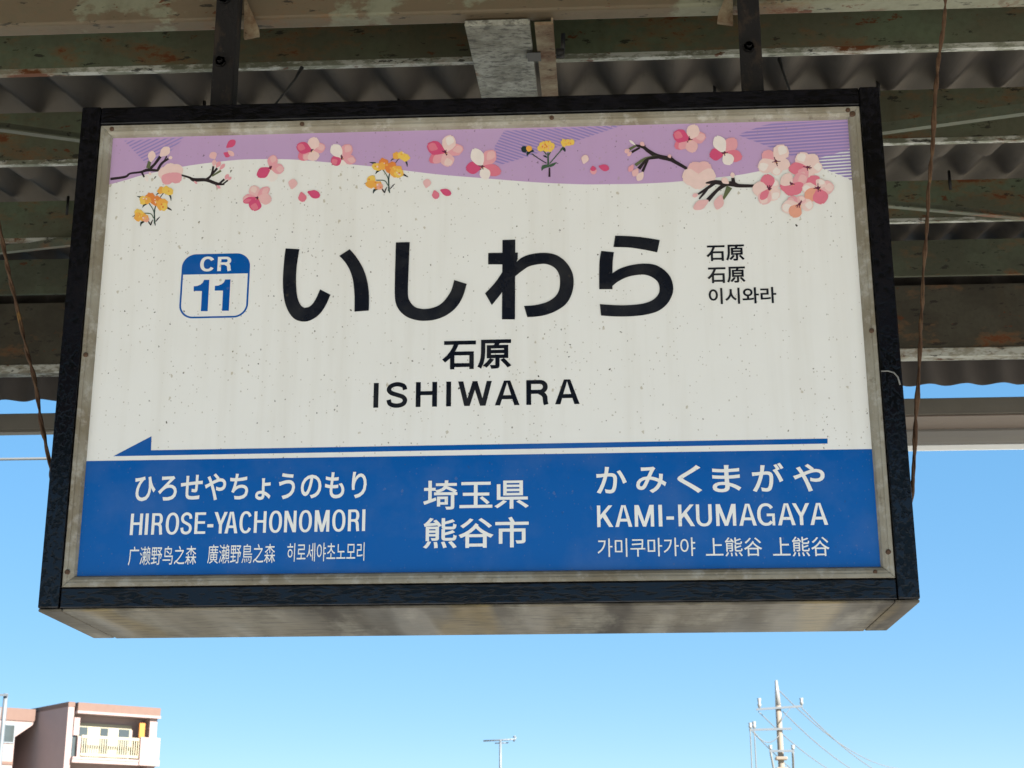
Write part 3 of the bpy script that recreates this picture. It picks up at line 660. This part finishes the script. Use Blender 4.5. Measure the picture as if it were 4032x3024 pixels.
def cjk(text, W, BL, TR, weight, mb=None):
    """text in the built-in font, fitted to a box and fattened by its bevel"""
    c = bpy.data.curves.new('text', 'FONT'); c.body = text; c.resolution_u = 4; c.bevel_depth = weight; c.bevel_resolution = 0
    o = bpy.data.objects.new('text', c); COL.objects.link(o)
    bpy.context.view_layer.update(); dg = bpy.context.evaluated_depsgraph_get()
    me = o.evaluated_get(dg).to_mesh()
    vs = [v.co.copy() for v in me.vertices]; fs = [list(p.vertices) for p in me.polygons]
    xs = [v.x for v in vs]; ys = [v.y for v in vs]; zm = max(v.z for v in vs) or 1
    a, b = pp(*W(*BL)), pp(*W(*TR)); y0 = layer()
    for _ in range(6): layer()
    i = len(mb.v)
    for v in vs:
        mb.v.append((a[0] + (v.x - min(xs)) / (max(xs) - min(xs)) * (b[0] - a[0]), y0 - (max(v.z, -.0) / zm) * 1.5e-5, a[1] + (v.y - min(ys)) / (max(ys) - min(ys)) * (b[1] - a[1])))
    for f in fs: mb.f.append([i + k for k in f]); mb.m.append(0); mb.sm.append(False)
    o.evaluated_get(dg).to_mesh_clear(); bpy.data.objects.remove(o); bpy.data.curves.remove(c)
S4 = win(2700, 920, 5.53); S6 = win(1600, 1820, 4.0218)
def word(mat, *items):
    mb = MB()
    for it in items: cjk(*it, mb=mb)
    o = mb.build('lettering', mat, panel, recalc=False)
word(M['ink'], ('石原', S3, (753, 345), (1357, 80), .024))
word(M['ink'], ('石原', S4, (455, 604), (1268, 238), .020)); word(M['ink'], ('石原', S4, (478, 1084), (1290, 718), .020)); word(M['ink'], ('이시와라', S4, (508, 1543), (1962, 1162), .018))
word(M['letter'], ('ひろせやちょうのもり', S5, (105, 345), (2135, 78), .018))
word(M['letter'], ('广濑野鸟之森', S5, (52, 900), (655, 728), .001)); word(M['letter'], ('廣瀨野鳥之森', S5, (743, 885), (1340, 710), .001)); word(M['letter'], ('히로세야초노모리', S5, (1437, 868), (2115, 698), .001))
word(M['letter'], ('埼玉県', S6, (265, 757), (1937, 270), .013)); word(M['letter'], ('熊谷市', S6, (263, 1370), (1937, 862), .013))
word(M['letter'], *[(ch, S7, (a, d), (b, c), .017) for ch, a, b, c, d in (('か', 108, 368, 82, 320), ('み', 455, 713, 82, 315), ('く', 815, 1020, 68, 315), ('ま', 1120, 1360, 68, 308), ('が', 1467, 1733, 50, 305), ('や', 1827, 2088, 58, 303))])
word(M['letter'], ('가미쿠마가야', S7, (118, 872), (965, 700), .001)); word(M['letter'], ('上熊谷', S7, (1062, 868), (1545, 696), .003)); word(M['letter'], ('上熊谷', S7, (1647, 868), (2130, 690), .003))
# large kana
K1 = win(1050, 880, 2.765); K2 = win(1850, 880, 2.4578)
kn = MB()
T = lambda W, pts: [W(*p) for p in pts]
ribbon(kn, T(K1, [(207, 274), (190, 420), (178, 600), (183, 750), (205, 880), (250, 980), (310, 1045), (395, 1070), (480, 1055), (570, 995), (640, 900), (695, 778)]), T(K1, [(357, 283), (337, 400), (323, 540), (322, 680), (335, 800), (365, 880), (400, 915), (430, 918), (470, 905), (510, 865), (548, 800), (582, 720)]))
ribbon(kn, T(K1, [(792, 355), (860, 430), (910, 520), (940, 620), (953, 720), (958, 840), (957, 962)]), T(K1, [(905, 282), (975, 365), (1040, 470), (1080, 570), (1105, 680), (1115, 800), (1113, 950)]))
kn.build('lettering', M['ink'], panel); kn = MB()
ribbon(kn, T(K1, [(1408, 208), (1402, 400), (1397, 600), (1396, 780), (1410, 880), (1455, 960), (1530, 1020), (1620, 1052), (1710, 1062), (1830, 1050), (1950, 1005), (2060, 920), (2135, 800), (2178, 660)]), T(K1, [(1558, 205), (1550, 400), (1542, 600), (1538, 760), (1550, 830), (1585, 885), (1630, 918), (1680, 930), (1725, 933), (1800, 922), (1880, 890), (1950, 825), (2010, 730), (2042, 618)]))
kn.build('lettering', M['ink'], panel); kn = MB()
poly(kn, T(K2, [(316, 162), (440, 158), (437, 930), (311, 930)])); poly(kn, T(K2, [(178, 288), (464, 283), (464, 345), (430, 398), (178, 398)]))
ribbon(kn, T(K2, [(355, 390), (316, 470), (240, 580), (148, 678)]), T(K2, [(460, 350), (400, 520), (311, 668), (213, 792)]))
ribbon(kn, T(K2, [(437, 390), (500, 335), (590, 300), (720, 286), (830, 305), (920, 365), (985, 460), (1005, 560), (990, 670), (940, 770), (850, 840), (740, 885), (640, 903), (556, 908)]), T(K2, [(437, 515), (500, 465), (580, 415), (700, 393), (770, 403), (830, 440), (865, 500), (873, 570), (862, 650), (825, 710), (760, 755), (690, 780), (610, 795), (525, 800)]))
kn.build('lettering', M['ink'], panel); kn = MB()
ribbon(kn, T(K2, [(1407, 120), (1550, 125), (1700, 140), (1838, 163)]), T(K2, [(1390, 230), (1540, 235), (1680, 255), (1813, 282)]))
ribbon(kn, T(K2, [(1272, 268), (1258, 340), (1252, 450), (1252, 638)]), T(K2, [(1394, 280), (1383, 370), (1380, 480), (1380, 638)]))
ribbon(kn, T(K2, [(1378, 485), (1450, 440), (1560, 405), (1690, 390), (1800, 405), (1890, 460), (1945, 530), (1968, 620), (1955, 700), (1905, 785), (1820, 850), (1700, 885), (1560, 900), (1410, 902), (1270, 893)]), T(K2, [(1380, 607), (1440, 560), (1540, 515), (1660, 497), (1730, 507), (1790, 540), (1825, 580), (1836, 640), (1822, 690), (1780, 735), (1720, 765), (1640, 783), (1520, 793), (1400, 792), (1258, 782)]))
kn.build('lettering', M['ink'], panel)

# ---- hangers of the sign
for hx in (-0.741, 0.3425):
    h = MB(); w = .0225
    h.box((hx - w, SY + .040, Z1 - .02), (hx + w, SY + .045, Z1 + .46)); h.box((hx + w - .005, SY + .0455, Z1 + .02), (hx + w, SY + .085, Z1 + .46))
    hg = h.build('hanger', M['hanger'], sign, bevel=.002)
    for bz in (.115, .262):
        for dz in (0, .0):
            b = MB(); b.tube([(hx - .004, SY + .039, Z1 + bz), (hx - .004, SY + .030, Z1 + bz)], .011, 6); b.tube([(hx - .004, SY + .032, Z1 + bz), (hx - .004, SY + .020, Z1 + bz)], .0055, 8); b.build('bolt', M['bolt'], hg)
for a, b in (((-0.555 - .03, Z1 + .125), (-0.62 - .035, Z1 - .005)), ((0.405, Z1 + .115), (0.428, Z1 - .005))):
    t = MB(); t.tube([(a[0], SY + .085, a[1]), ((a[0]*.8 + b[0]*.2), SY + .08, a[1] * .75 + b[1] * .25), (b[0], SY + .06, b[1])], [.0045, .0025, .002], 6); t.build('tie_wire', M['bolt'], sign)
cord = MB(); pts = [at(3469, 1462, SY - .004), at(3495, 1460, SY - .007), at(3520, 1467, SY - .007), at(3536, 1486, SY - .006), at(3544, 1515, SY - .004)]
cord.tube(pts, .0016, 6); cord.build('loose_cord', M['cable'], sign)

# ---------------------------------------------------------------- platform canopy
VX0, VX1 = -6.0, 6.0
def roofz(Y): return EYE + 1.30 + .19 * Y
canopy = thing('platform_canopy', 'old steel platform canopy with peeling green beams under corrugated sheet roofing', 'canopy', (0, 2.95, 0))
PITCH, AMP = .1457, .022
def corrugated(Ya, Za, Yb, Zb, name, mat, amp=AMP, ny=1, phase=0.0, thick=.006):
    mb = MB(); N = int((VX1 - VX0) / PITCH * 14); d = Vector((0, Yb - Ya, Zb - Za)).normalized(); nv = Vector((0, -d.z, d.y))
    for side in (0, 1):
        i = len(mb.v)
        for j in range(ny + 1):
            t = j / ny
            for k in range(N + 1):
                x = VX0 + (VX1 - VX0) * k / N; s = amp * math.sin(2 * math.pi * x / PITCH + phase) + side * thick
                p = Vector((x, Ya + (Yb - Ya) * t, Za + (Zb - Za) * t)) + nv * s
                mb.v.append(tuple(p))
        for j in range(ny):
            for k in range(N):
                a = i + j * (N + 1) + k; mb.f.append([a, a + 1, a + N + 2, a + N + 1]); mb.m.append(0); mb.sm.append(True)
    n1 = (N + 1) * (ny + 1)
    for k in range(N):
        for j in (0, ny):
            a = j * (N + 1) + k; mb.f.append([a, a + 1, a + 1 + n1, a + n1]); mb.m.append(0); mb.sm.append(False)
    return mb.build(name, mat, canopy, recalc=False)
corrugated(3.0, roofz(3.0) + AMP, 4.55, roofz(4.55) + AMP, 'roof_sheet', M['slate'], phase=.6)
corrugated(4.35, roofz(4.35) + AMP + .014, 6.2, roofz(6.2) + AMP + .014, 'roof_sheet', M['slate'], phase=.9)
corrugated(2.88, roofz(3.0) + .05, -.9, roofz(3.0) + .05 + .12 * 3.78, 'roof_sheet', M['slate'])
corrugated(-.85, roofz(3.0) + .05 + .12 * 3.73 - .03, -.85, EYE + 1.70, 'eave_skirt', M['skirt'], amp=.017)  # unseen near-side skirt, added and sized to cut sky reflected in the sign frame
corrugated(6.1, roofz(6.1) + .03, 6.1, EYE + .311 * 6.1, 'eave_skirt', M['skirt'], amp=.017, phase=2.0)

def purlin(name, Y, rt, rb, mats, x0=VX0, x1=VX1, flange=.016, lip=.013):
    """channel: upright web, bottom flange running back, small upstand of chalky paint at the foot"""
    zt, zb = EYE + rt * Y, EYE + rb * Y
    mb = MB(); mb.box((x0, Y, zb + lip), (x1, Y + .007, zt), 0)
    mb.box((x0, Y - .0015, zb), (x1, Y + .0085, zb + lip), 1); mb.box((x0, Y + .0085, zb + .001), (x1, Y + flange, zb + .008), 1)
    mb.box((x0, Y + .008, zt - .008), (x1, Y + flange, zt - .001), 0)
    return mb.build(name, mats, canopy)
# foot of the valley: beam with the first purlins cut between it and the rafter
mb = MB(); mb.box((VX0, 2.905, EYE + 1.7425), (VX1, 2.951, EYE + 2.06)); mb.build('valley_beam', M['beam'], canopy, bevel=.006)
RX0, RX1, RX2 = -.2475, -.109, -.060
purlin('purlin', 3.2, .595, .5595, [M['purlin'], M['chalk']])
purlin('purlin', 3.84, .5280, .4870, [M['purlin'], M['chalk']])
purlin('purlin', 4.84, .4582, .4275, [M['purlin'], M['chalk']])
purlin('purlin', 5.72, .4138, .3880, [M['purlin2'], M['purlin2']])
Ye = 6.0; e = MB(); e.box((VX0, Ye, EYE + .3366 * Ye), (VX1, Ye + .02, EYE + .3812 * Ye)); eb = e.build('eave_beam', M['eave'], canopy)
e = MB(); e.box((VX0, Ye - .006, EYE + .3300 * Ye), (VX1, Ye + .05, EYE + .3363 * Ye)); e.build('edge_strip', M['eavelip'], eb, bevel=.003)
# sloping rafter under the sheets
sl_ = Vector((0, 1, .19)).normalized(); upv = Vector((0, -.19, 1)).normalized(); o0 = Vector((RX0, 2.9262, EYE + 1.7225))
r_ = MB(); r_.obox(o0, Vector((RX1 - RX0, 0, 0)), sl_ * .8, upv * .013, 0); rf = r_.build('rafter', M['white_old'], canopy, bevel=.002)
r2 = MB(); r2.obox(Vector((RX1 + .010, 2.9262, EYE + 1.720)), Vector((RX2 - RX1 - .010, 0, 0)), sl_ * .8, upv * .007, 0); r2.obox(Vector((RX2 - .004, 2.9262, EYE + 1.7275)), Vector((.004, 0, 0)), sl_ * .8, upv * .009, 0); r2.build('rafter_angle', M['rust'], canopy)
r3 = MB(); r3.obox(Vector((-.122, 3.09, EYE + 1.7495)), Vector((.03, 0, 0)), sl_ * .06, -upv * .002); r3.build('bolt_slot', M['bolt'], rf)
b = MB(); b.tube([(RX2 + .004, 3.02, EYE + 1.705), (RX2 + .022, 3.02, EYE + 1.705)], .011, 6); b.tube([(RX2 + .018, 3.02, EYE + 1.705), (RX2 + .02, 3.02, EYE + 1.752)], .005, 6); b.build('bolt', M['bolt'], rf)
# rusty gussets under the beam beside the hangers
for gx, s in ((-.695, 1), (.318 - .02, -1)):
    g = MB(); zt = EYE + 1.80; zz = EYE + 1.690
    g.prism([(0, 0, 0), (.034 * s, 0, -.08), (.036 * s, 0, -.098), (.004 * s, 0, -.104)], (gx - .02 * s, 2.893, zt - .005), (gx - .02 * s, 2.9035, zt - .005)); g.build('gusset', M['rust'], canopy)
# wind bracing laid in the plane of the purlins
def brace(a, b, ext=1.0):
    a, b = Vector(a), Vector(b); d = (b - a).normalized(); a = a - d * .6; b = b + d * ext
    up = Vector((0, -.19, 1)).normalized(); s = d.cross(up).normalized(); w, t = .030, .004
    mb = MB(); mb.obox(a, b - a, s * w, up * t); mb.obox(a + up * (t + .0002), b - a, s * t, up * .02); mb.build('brace', M['purlin2'], canopy)
def inpl(px, py, dz=-.17):
    d = ray(px * 1.82278, py * 1.82278); Y = (1.30 + dz) / (d.z - .19); return Vector((d.x * Y, Y, d.z * Y + EYE))
brace(inpl(0, 285), inpl(172, 308), 1.3); brace(inpl(2212, 243), inpl(1905, 285), .9)
brace(inpl(165, 527, -.175), inpl(0, 545, -.175)); brace(inpl(1922, 450, -.175), inpl(2212, 476, -.175))
# hook bolts between purlin and sheet
hk = [(350, 450, 3.83), (807, 420, 3.83), (957, 415, 3.83), (1572, 400, 3.83), (2812, 330, 3.83), (3452, 310, 3.83), (271, 790, 4.83), (3735, 690, 4.83)]
for px, py, Y in hk:
    p = at(px, py, Y); b = MB(); zt = roofz(Y) - .004; hgt = .085
    b.tube([(p.x, Y - .008, p.z - .055), (p.x, Y - .008, p.z + .012)], .005, 6); b.build('hook_bolt', M['bolt'], canopy)
for cx in (-3.3, 2.9):
    c = MB(); c.box((cx - .07, 2.87, 0), (cx + .07, 2.88, EYE + 1.722)); c.box((cx - .07, 3.02, 0), (cx + .07, 3.03, EYE + 1.722)); c.box((cx - .005, 2.8805, 0), (cx + .005, 3.0195, EYE + 1.722)); c.build('post', M['purlin'], canopy)

# ---------------------------------------------------------------- rusty stay wires
def stay(px_pts, label):
    base = [at(x, y, Y) for x, y, Y in px_pts]; pts = []
    for i in range(len(base) - 1):
        p0, p1, p2, p3 = base[max(i-1, 0)], base[i], base[i+1], base[min(i+2, len(base)-1)]
        for k in range(40):
            t = k / 40; pts.append(0.5 * ((2*p1) + (p2-p0)*t + (2*p0-5*p1+4*p2-p3)*t*t + (3*p1-p0-3*p2+p3)*t**3))
    pts.append(base[-1]); root = base[-1]
    mb = MB()
    for ph in (0, math.pi):
        q = []; rr = []
        s = 0
        for i, p in enumerate(pts):
            if i: s += (pts[i] - pts[i-1]).length
            a = ph + s * 48 + 4 * noise.noise(p * 6); q.append(p + Vector((math.cos(a), math.sin(a), 0)) * .0019 + Vector((noise.noise(p * 9), noise.noise(p * 9 + Vector((5, 0, 0))), 0)) * .004)
            rr.append(.0027 * (1 + .7 * noise.noise(p * 16 + Vector((ph, 0, 0))) + .5 * noise.noise(p * 60)))
        mb.tube(q, rr, 7)
    o = mb.build('stay_wire', M['wire'], None, loc=root); tag(o, label, 'wire', 'rusty stay wires of the sign'); return o
F2 = 1.82278
stay([(-25*F2, 400*F2, 2.93), (0, 500*F2, 2.93), (50*F2, 720*F2, 2.92), (85*F2, 880*F2, 2.90), (106*F2, 995*F2, 2.88), (112*F2, 1040*F2, 2.86)], 'rusty twisted wire running down to the left edge of the black sign frame')
stay([(2046*F2, -130*F2, 2.86), (2041*F2, 0, 2.86), (2030*F2, 130*F2, 2.86), (2015*F2, 300*F2, 2.86), (1990*F2, 700*F2, 2.86), (1973*F2, 1000*F2, 2.86), (1968*F2, 1085*F2, 2.86)], 'rusty twisted wire hanging past the right edge of the black sign frame')

# gutter hung clear of the eave, with a boxed soffit along its right half
GY = 6.45; zb = EYE + .2900 * GY
g = MB(); g.box((VX0, GY, EYE + .2903 * GY), (VX1, GY + .07, EYE + .3017 * GY)); gb = g.build('gutter_beam', M['gantry'], canopy, bevel=.003)
g = MB(); g.box((VX0, GY + .002, EYE + .2903 * GY - .0115), (.5, GY + .05, EYE + .2903 * GY - .001)); g.build('gutter_lip', M['gantry'], gb)
g = MB(); g.box((.503, GY + .002, zb - .006), (VX1, GY + .203, zb)); g.build('soffit', M['soffit'], canopy)
g = MB(); prof = [(0, .205, .0), (0, .205, -.015), (0, .222, -.038), (0, .245, -.052), (0, .265, -.056), (0, .285, -.056), (0, .285, .0)]
g.prism([Vector(p) for p in prof], (.503, GY, zb), (VX1, GY, zb)); gt = g.build('gutter', M['gutter'], canopy)
g = MB(); g.box((.503, GY + .287, zb - .078), (VX1, GY + .297, zb - .055)); g.build('edge_strip', M['white_edge'], gt)  # sunlit lower edge, its brightness painted in as white
for x in (-4.6, -3.2, 3.1, 4.6):
    g = MB(); g.box((x - .02, 6.105, EYE + 2.02), (x + .02, GY + .05, EYE + 2.03)); g.box((x - .02, GY + .02, EYE + .3017 * GY + .001), (x + .02, GY + .03, EYE + 2.019)); g.build('gutter_bracket', M['gantry'], canopy)
cb = MB(); cb.tube([(-14, 12.0, EYE + .2700 * 12), (-5, 12.0, EYE + .2697 * 12), (6, 12, EYE + .2697 * 12)], .011, 6)
o = cb.build('overhead_cable', M['cable'], loc=(-14, 12.0, EYE + .27 * 12)); tag(o, 'thin taut cable crossing the sky just below the dark beam', 'cable')

# ---------------------------------------------------------------- pink apartment building
def house_frame(origin, U, N):
    U = Vector((U[0], U[1], 0)).normalized(); N = Vector((N[0], N[1], 0)).normalized(); o = Vector(origin)
    def P(u, n_, z): return o + U * u + N * n_ + Vector((0, 0, z - o.z))
    return P, U, N
BO = (-27.47, 82.07, -1.1)
P, U, NN = house_frame(BO, (3.80, 3.53), (-3.53, 3.80))     # n runs into the building
ap = thing('apartment_building', 'pink apartment block with brown tiled parapet and cream balcony railing', 'building', BO)
def bx(mb, u0, u1, n0, n1, z0, z1, mat=0):
    mb.obox(P(u0, n0, z0), U * (u1 - u0), NN * (n1 - n0), Vector((0, 0, z1 - z0)), mat)
ZT = 8.9 + EYE
def part(name, mat, parent, *a):
    s = MB(); bx(s, *a); return s.build(name, mat, parent)
part('side_wall', M['pink_wall'], ap, 0, .34, 0, 14, -1.1, ZT - .22); part('wall', M['pink_wall'], ap, .341, 5.1, .7, 14, -1.1, ZT - .3); part('column', M['pink_wall'], ap, 4.72, 5.15, -.05, .69, -1.1, ZT - .57)
part('parapet', M['tile'], ap, .42, 5.2, -.26, .68, ZT - .42, ZT); part('parapet', M['tile'], ap, -.02, .35, -.03, 14, ZT - .219, ZT + .02)
f = MB(); bx(f, .40, 5.22, -.30, .68, ZT - .56, ZT - .425); f.build('eaves_trim', M['pink_wall'], ap)
FH = 2.95
for k in range(3):
    zb = ZT - 2.77 - FH * k                                 # slab line of this storey
    s = MB(); bx(s, .341, 4.118, -.22, .699, zb - .30, zb - .02); bx(s, .341, 4.118, -.25, -.221, zb - .12, zb - .01); s.build('balcony_slab', M['pink_wall'], ap)
    part('balcony_slab', M['pink_wall'], ap, 4.12, 5.3, -.3, .69, zb - .30, zb)
    for a in ((.60, .78, -.14, .0, zb, zb + 1.05), (.345, .66, -.10, .0, zb + 1.10, zb + 2.0), (4.13, 5.28, -.27, -.06, zb + .002, zb + 1.18)): part('balcony_wall', M['pink_wall'], ap, *a)
    s = MB(); bx(s, .80, 4.1, -.17, -.10, zb + .97, zb + 1.12); bx(s, .80, 4.1, -.16, -.11, zb + .06, zb + .2)
    for i in range(26):
        u = .84 + 3.22 * i / 25; bx(s, u, u + .055, -.15, -.125, zb + .201, zb + .969)
    s.build('railing', M['cream'], ap)
    s = MB(); bx(s, .90, 4.0, .62, .695, zb + .02, zb + 1.82); fw = s.build('window', M['cream'], ap)
    for i, (a, b_) in enumerate(((.98, 1.45), (1.52, 2.1), (2.2, 2.62), (2.7, 3.2), (3.25, 3.86))): part('pane', M['curtain' if i % 2 else 'glass'], fw, a, b_, .59, .615, zb + .1, zb + 1.60)
    part('side_opening', M['glass'], ap, .345, .59, .05, .12, zb + .02, zb + 1.095)
    s = MB(); bx(s, 4.2, 4.52, .1, .23, zb + .05, zb + 1.95); s.build('partition', M['orange'], ap)
# wing to the left, set back
P2, U2, N2 = house_frame((-30.15, 84.65, -1.1), (3.80, 3.53), (-3.53, 3.80)); P = P2
w = MB(); bx(w, -9, -1.0, 0, 9, -1.1, ZT - .3); w.build('wall', M['pink_wall'], ap)
f = MB(); bx(f, -9, 0.0, -.08, 6, ZT - .75, ZT - .1); f.build('parapet', M['tile'], ap)
f = MB()
f.prism([P(-9, 0, ZT - .755) - P(0, 0, ZT - .755), Vector((0, 0, 0)), Vector((0, 0, -.12)), U * -1.0 + Vector((0, 0, -.85)), U * -9 + Vector((0, 0, -.85))], P(0, -.02, ZT - .755), P(0, 5.9, ZT - .755)); f.build('bracket_wall', M['pink_wall'], ap)
for k in range(3):
    zb = ZT - FH * k
    for ua, ub_ in ((-1.78, -1.04), (-3.6, -2.6)):
        fw = part('window', M['galv'], ap, ua, ub_, -.06, .02, zb - 1.95, zb - .95); part('pane', M['glass'], fw, ua + .06, ub_ - .06, -.075, -.061, zb - 1.88, zb - 1.02)
    s = MB(); bx(s, -9, -1.0, -.05, -.001, zb - 3.05, zb - 2.9); s.build('string_course', M['tile'], ap)

# ---------------------------------------------------------------- utility poles, antenna
def pole_mesh(x, y, ztop, r0, r1, zb=-1.1):
    mb = MB(); mb.tube([(x, y, zb + (ztop - zb) * i / 8) for i in range(9)], [r0 + (r1 - r0) * i / 8 for i in range(9)], 14); return mb
px_, py_ = 8.06, 70.0
up = thing('utility_pole', 'concrete utility pole with crossarms and drooping cables, right of the sign', 'utility pole', (px_, py_, -1.1))
pole_mesh(px_, py_, EYE + 7.3, .165, .12).build('pole', M['conc'], up)
mb = MB(); mb.tube([(px_, py_, EYE + 7.2), (px_ - .03, py_, EYE + 8.3)], [.13, .06], 10); mb.build('pole_top', M['porcelain'], up)
def arm(xa, za, xb, zb_, y=py_ - .2, ins=((.05, .28),)):
    za += EYE; zb_ += EYE
    m_ = MB(); m_.obox((xa, y, za - .05), (xb - xa, 0, zb_ - za), (0, .09, 0), (0, 0, .09)); a_ = m_.build('crossarm', M['galv'], up)
    for f_, h_ in ins:
        x = xa + (xb - xa) * f_; z = za + (zb_ - za) * f_; q = MB()
        q.tube([(x, y + .045, z + .046), (x, y + .045, z + .046 + h_ * .35), (x, y + .045, z + .046 + h_ * .5), (x, y + .045, z + .046 + h_)], [.045, .09, .06, .085], 8); q.build('insulator', M['porcelain'], a_)
arm(7.09, 7.035, 9.10, 7.16, ins=((.07, .42), (.98, .3))); arm(6.74, 6.165, 8.56, 6.2, ins=((.03, .25), (.12, .3))); arm(7.55, 5.255, 8.62, 5.25, y=py_ - .3, ins=((.05, .2), (.95, .2)))
mb = MB(); mb.obox((8.1, py_ - .21, EYE + 6.45), (.45, 0, .6), (0, .05, 0), (0, 0, .05)); mb.build('stay_rod', M['galv'], up)
for z in (5.0, 4.55, 4.1, 3.6):
    mb = MB(); mb.box((px_ - .24, py_ - .28, EYE + z - .12), (px_ + .26, py_ + .2, EYE + z + .02)); mb.build('clamp_band', M['conc'], up, bevel=.03)
mb = MB(); mb.tube([(7.62, py_ - .3, EYE + 3.4), (7.62, py_ - .3, EYE + 4.15), (7.62, py_ - .3, EYE + 4.3)], [.2, .2, .08], 12); mb.build('transformer', M['galv'], up)
def cablerun(a, b, sag, r=.021, parent=up):
    a, b = Vector(a), Vector(b); pts = [a.lerp(b, i / 14) - Vector((0, 0, sag * 4 * (i/14) * (1 - i/14))) for i in range(15)]
    mb = MB(); mb.tube(pts, r, 6); mb.build('line_cable', M['cable'], parent)
for a, b in (((7.2, 70, EYE + 6.95), (18.2, 100, EYE + 5.2)), ((8.25, 70, EYE + 6.95), (19.5, 100, EYE + 5.2)), ((9.08, 70, EYE + 7.1), (20.5, 100, EYE + 5.3)), ((6.8, 70, EYE + 6.2), (17, 100, EYE + 4.2)), ((8.0, 70, EYE + 8.0), (19.2, 100, EYE + 6.4))):
    cablerun(a, b, .9)
cablerun((6.78, 69.8, EYE + 6.2), (6.75, 69.8, EYE + 1.2), 0, .025); cablerun((6.95, 69.8, EYE + 6.1), (6.98, 69.8, EYE + 1.2), 0, .025); cablerun((6.95, 69.8, EYE + 6.05), (8.0, 69.9, EYE + 5.9), .35, .02)
cablerun((7.6, 69.7, EYE + 5.2), (8.0, 69.8, EYE + 3.2), .25, .05); cablerun((8.55, 69.7, EYE + 5.2), (9.0, 74, EYE + 3.0), .3, .05)
lx, ly = -22.57, 60.0
sp = thing('steel_pole', 'slim pale steel pole with a crosspiece before the pink building', 'utility pole', (lx, ly, -1.1))
pole_mesh(lx, ly, EYE + 6.85, .10, .085).build('pole', M['galv'], sp)
mb = MB(); mb.box((lx - 1.2, ly - .17, EYE + 6.74), (lx + .14, ly - .10, EYE + 6.82)); mb.build('crossarm', M['galv'], sp)
for i in range(2):
    mb = MB(); mb.tube([(lx - .25 - i * .3, ly - .13, EYE + 6.735), (lx - .25 - i * .3, ly - .13, EYE + 6.55)], [.05, .07], 8); mb.build('insulator', M['porcelain'], sp)
mb = MB(); mb.tube([(lx - .12, ly - .12, EYE + 6.3), (lx - .2, ly - .12, EYE + 4.8), (lx - .13, ly - .12, EYE + 2.5)], .05, 8); mb.build('cable_sleeve', M['galv'], sp)
ax, ay = -3.392, 58.0
hs = thing('gabled_house', 'plain house below the television antenna, its roof under the picture edge', 'house', (ax, ay, -1.1))
mb = MB(); mb.box((ax - 4, ay - 2.5, -1.1), (ax + 4, ay + 2.5, 2.6)); mb.build('wall', M['creamwall'], hs)
mb = MB(); mb.prism([(0, -3, 0), (0, 0, 1.5), (0, 3, 0), (0, 3, -.15), (0, -3, -.15)], (ax - 4.4, ay, 2.76), (ax + 4.4, ay, 2.76)); mb.build('roof', M['tile'], hs)
an = thing('television_antenna', 'thin television antenna on a mast below the middle of the sign', 'antenna', (ax, ay, 4.26))
mb = MB(); mb.tube([(ax, ay, 4.2), (ax, ay, EYE + 4.82)], .045, 8); mb.build('mast', M['galv'], an)
mb = MB(); mb.tube([(ax - .62, ay, EYE + 4.785), (ax + .56, ay, EYE + 4.84)], .028, 6); mb.tube([(ax - .2, ay, EYE + 4.70), (ax + .3, ay, EYE + 4.715)], .02, 6); mb.build('boom', M['galv'], an)
mb = MB()
for i in range(9):
    t = i / 8; c = Vector((ax - .6 + 1.1 * t, ay, EYE + 4.787 + .05 * t)); mb.tube([c - Vector((0, .14, 0)), c + Vector((0, .14, 0))], .008, 5)
c = Vector((ax + .5, ay, EYE + 4.835)); mb.tube([c + Vector((-.03, -.2, .06)), c + Vector((.06, -.2, .1))], .03, 5); mb.tube([c + Vector((-.03, .2, -.06)), c + Vector((.06, .2, .1))], .03, 5)
mb.build('element', M['galv'], an)
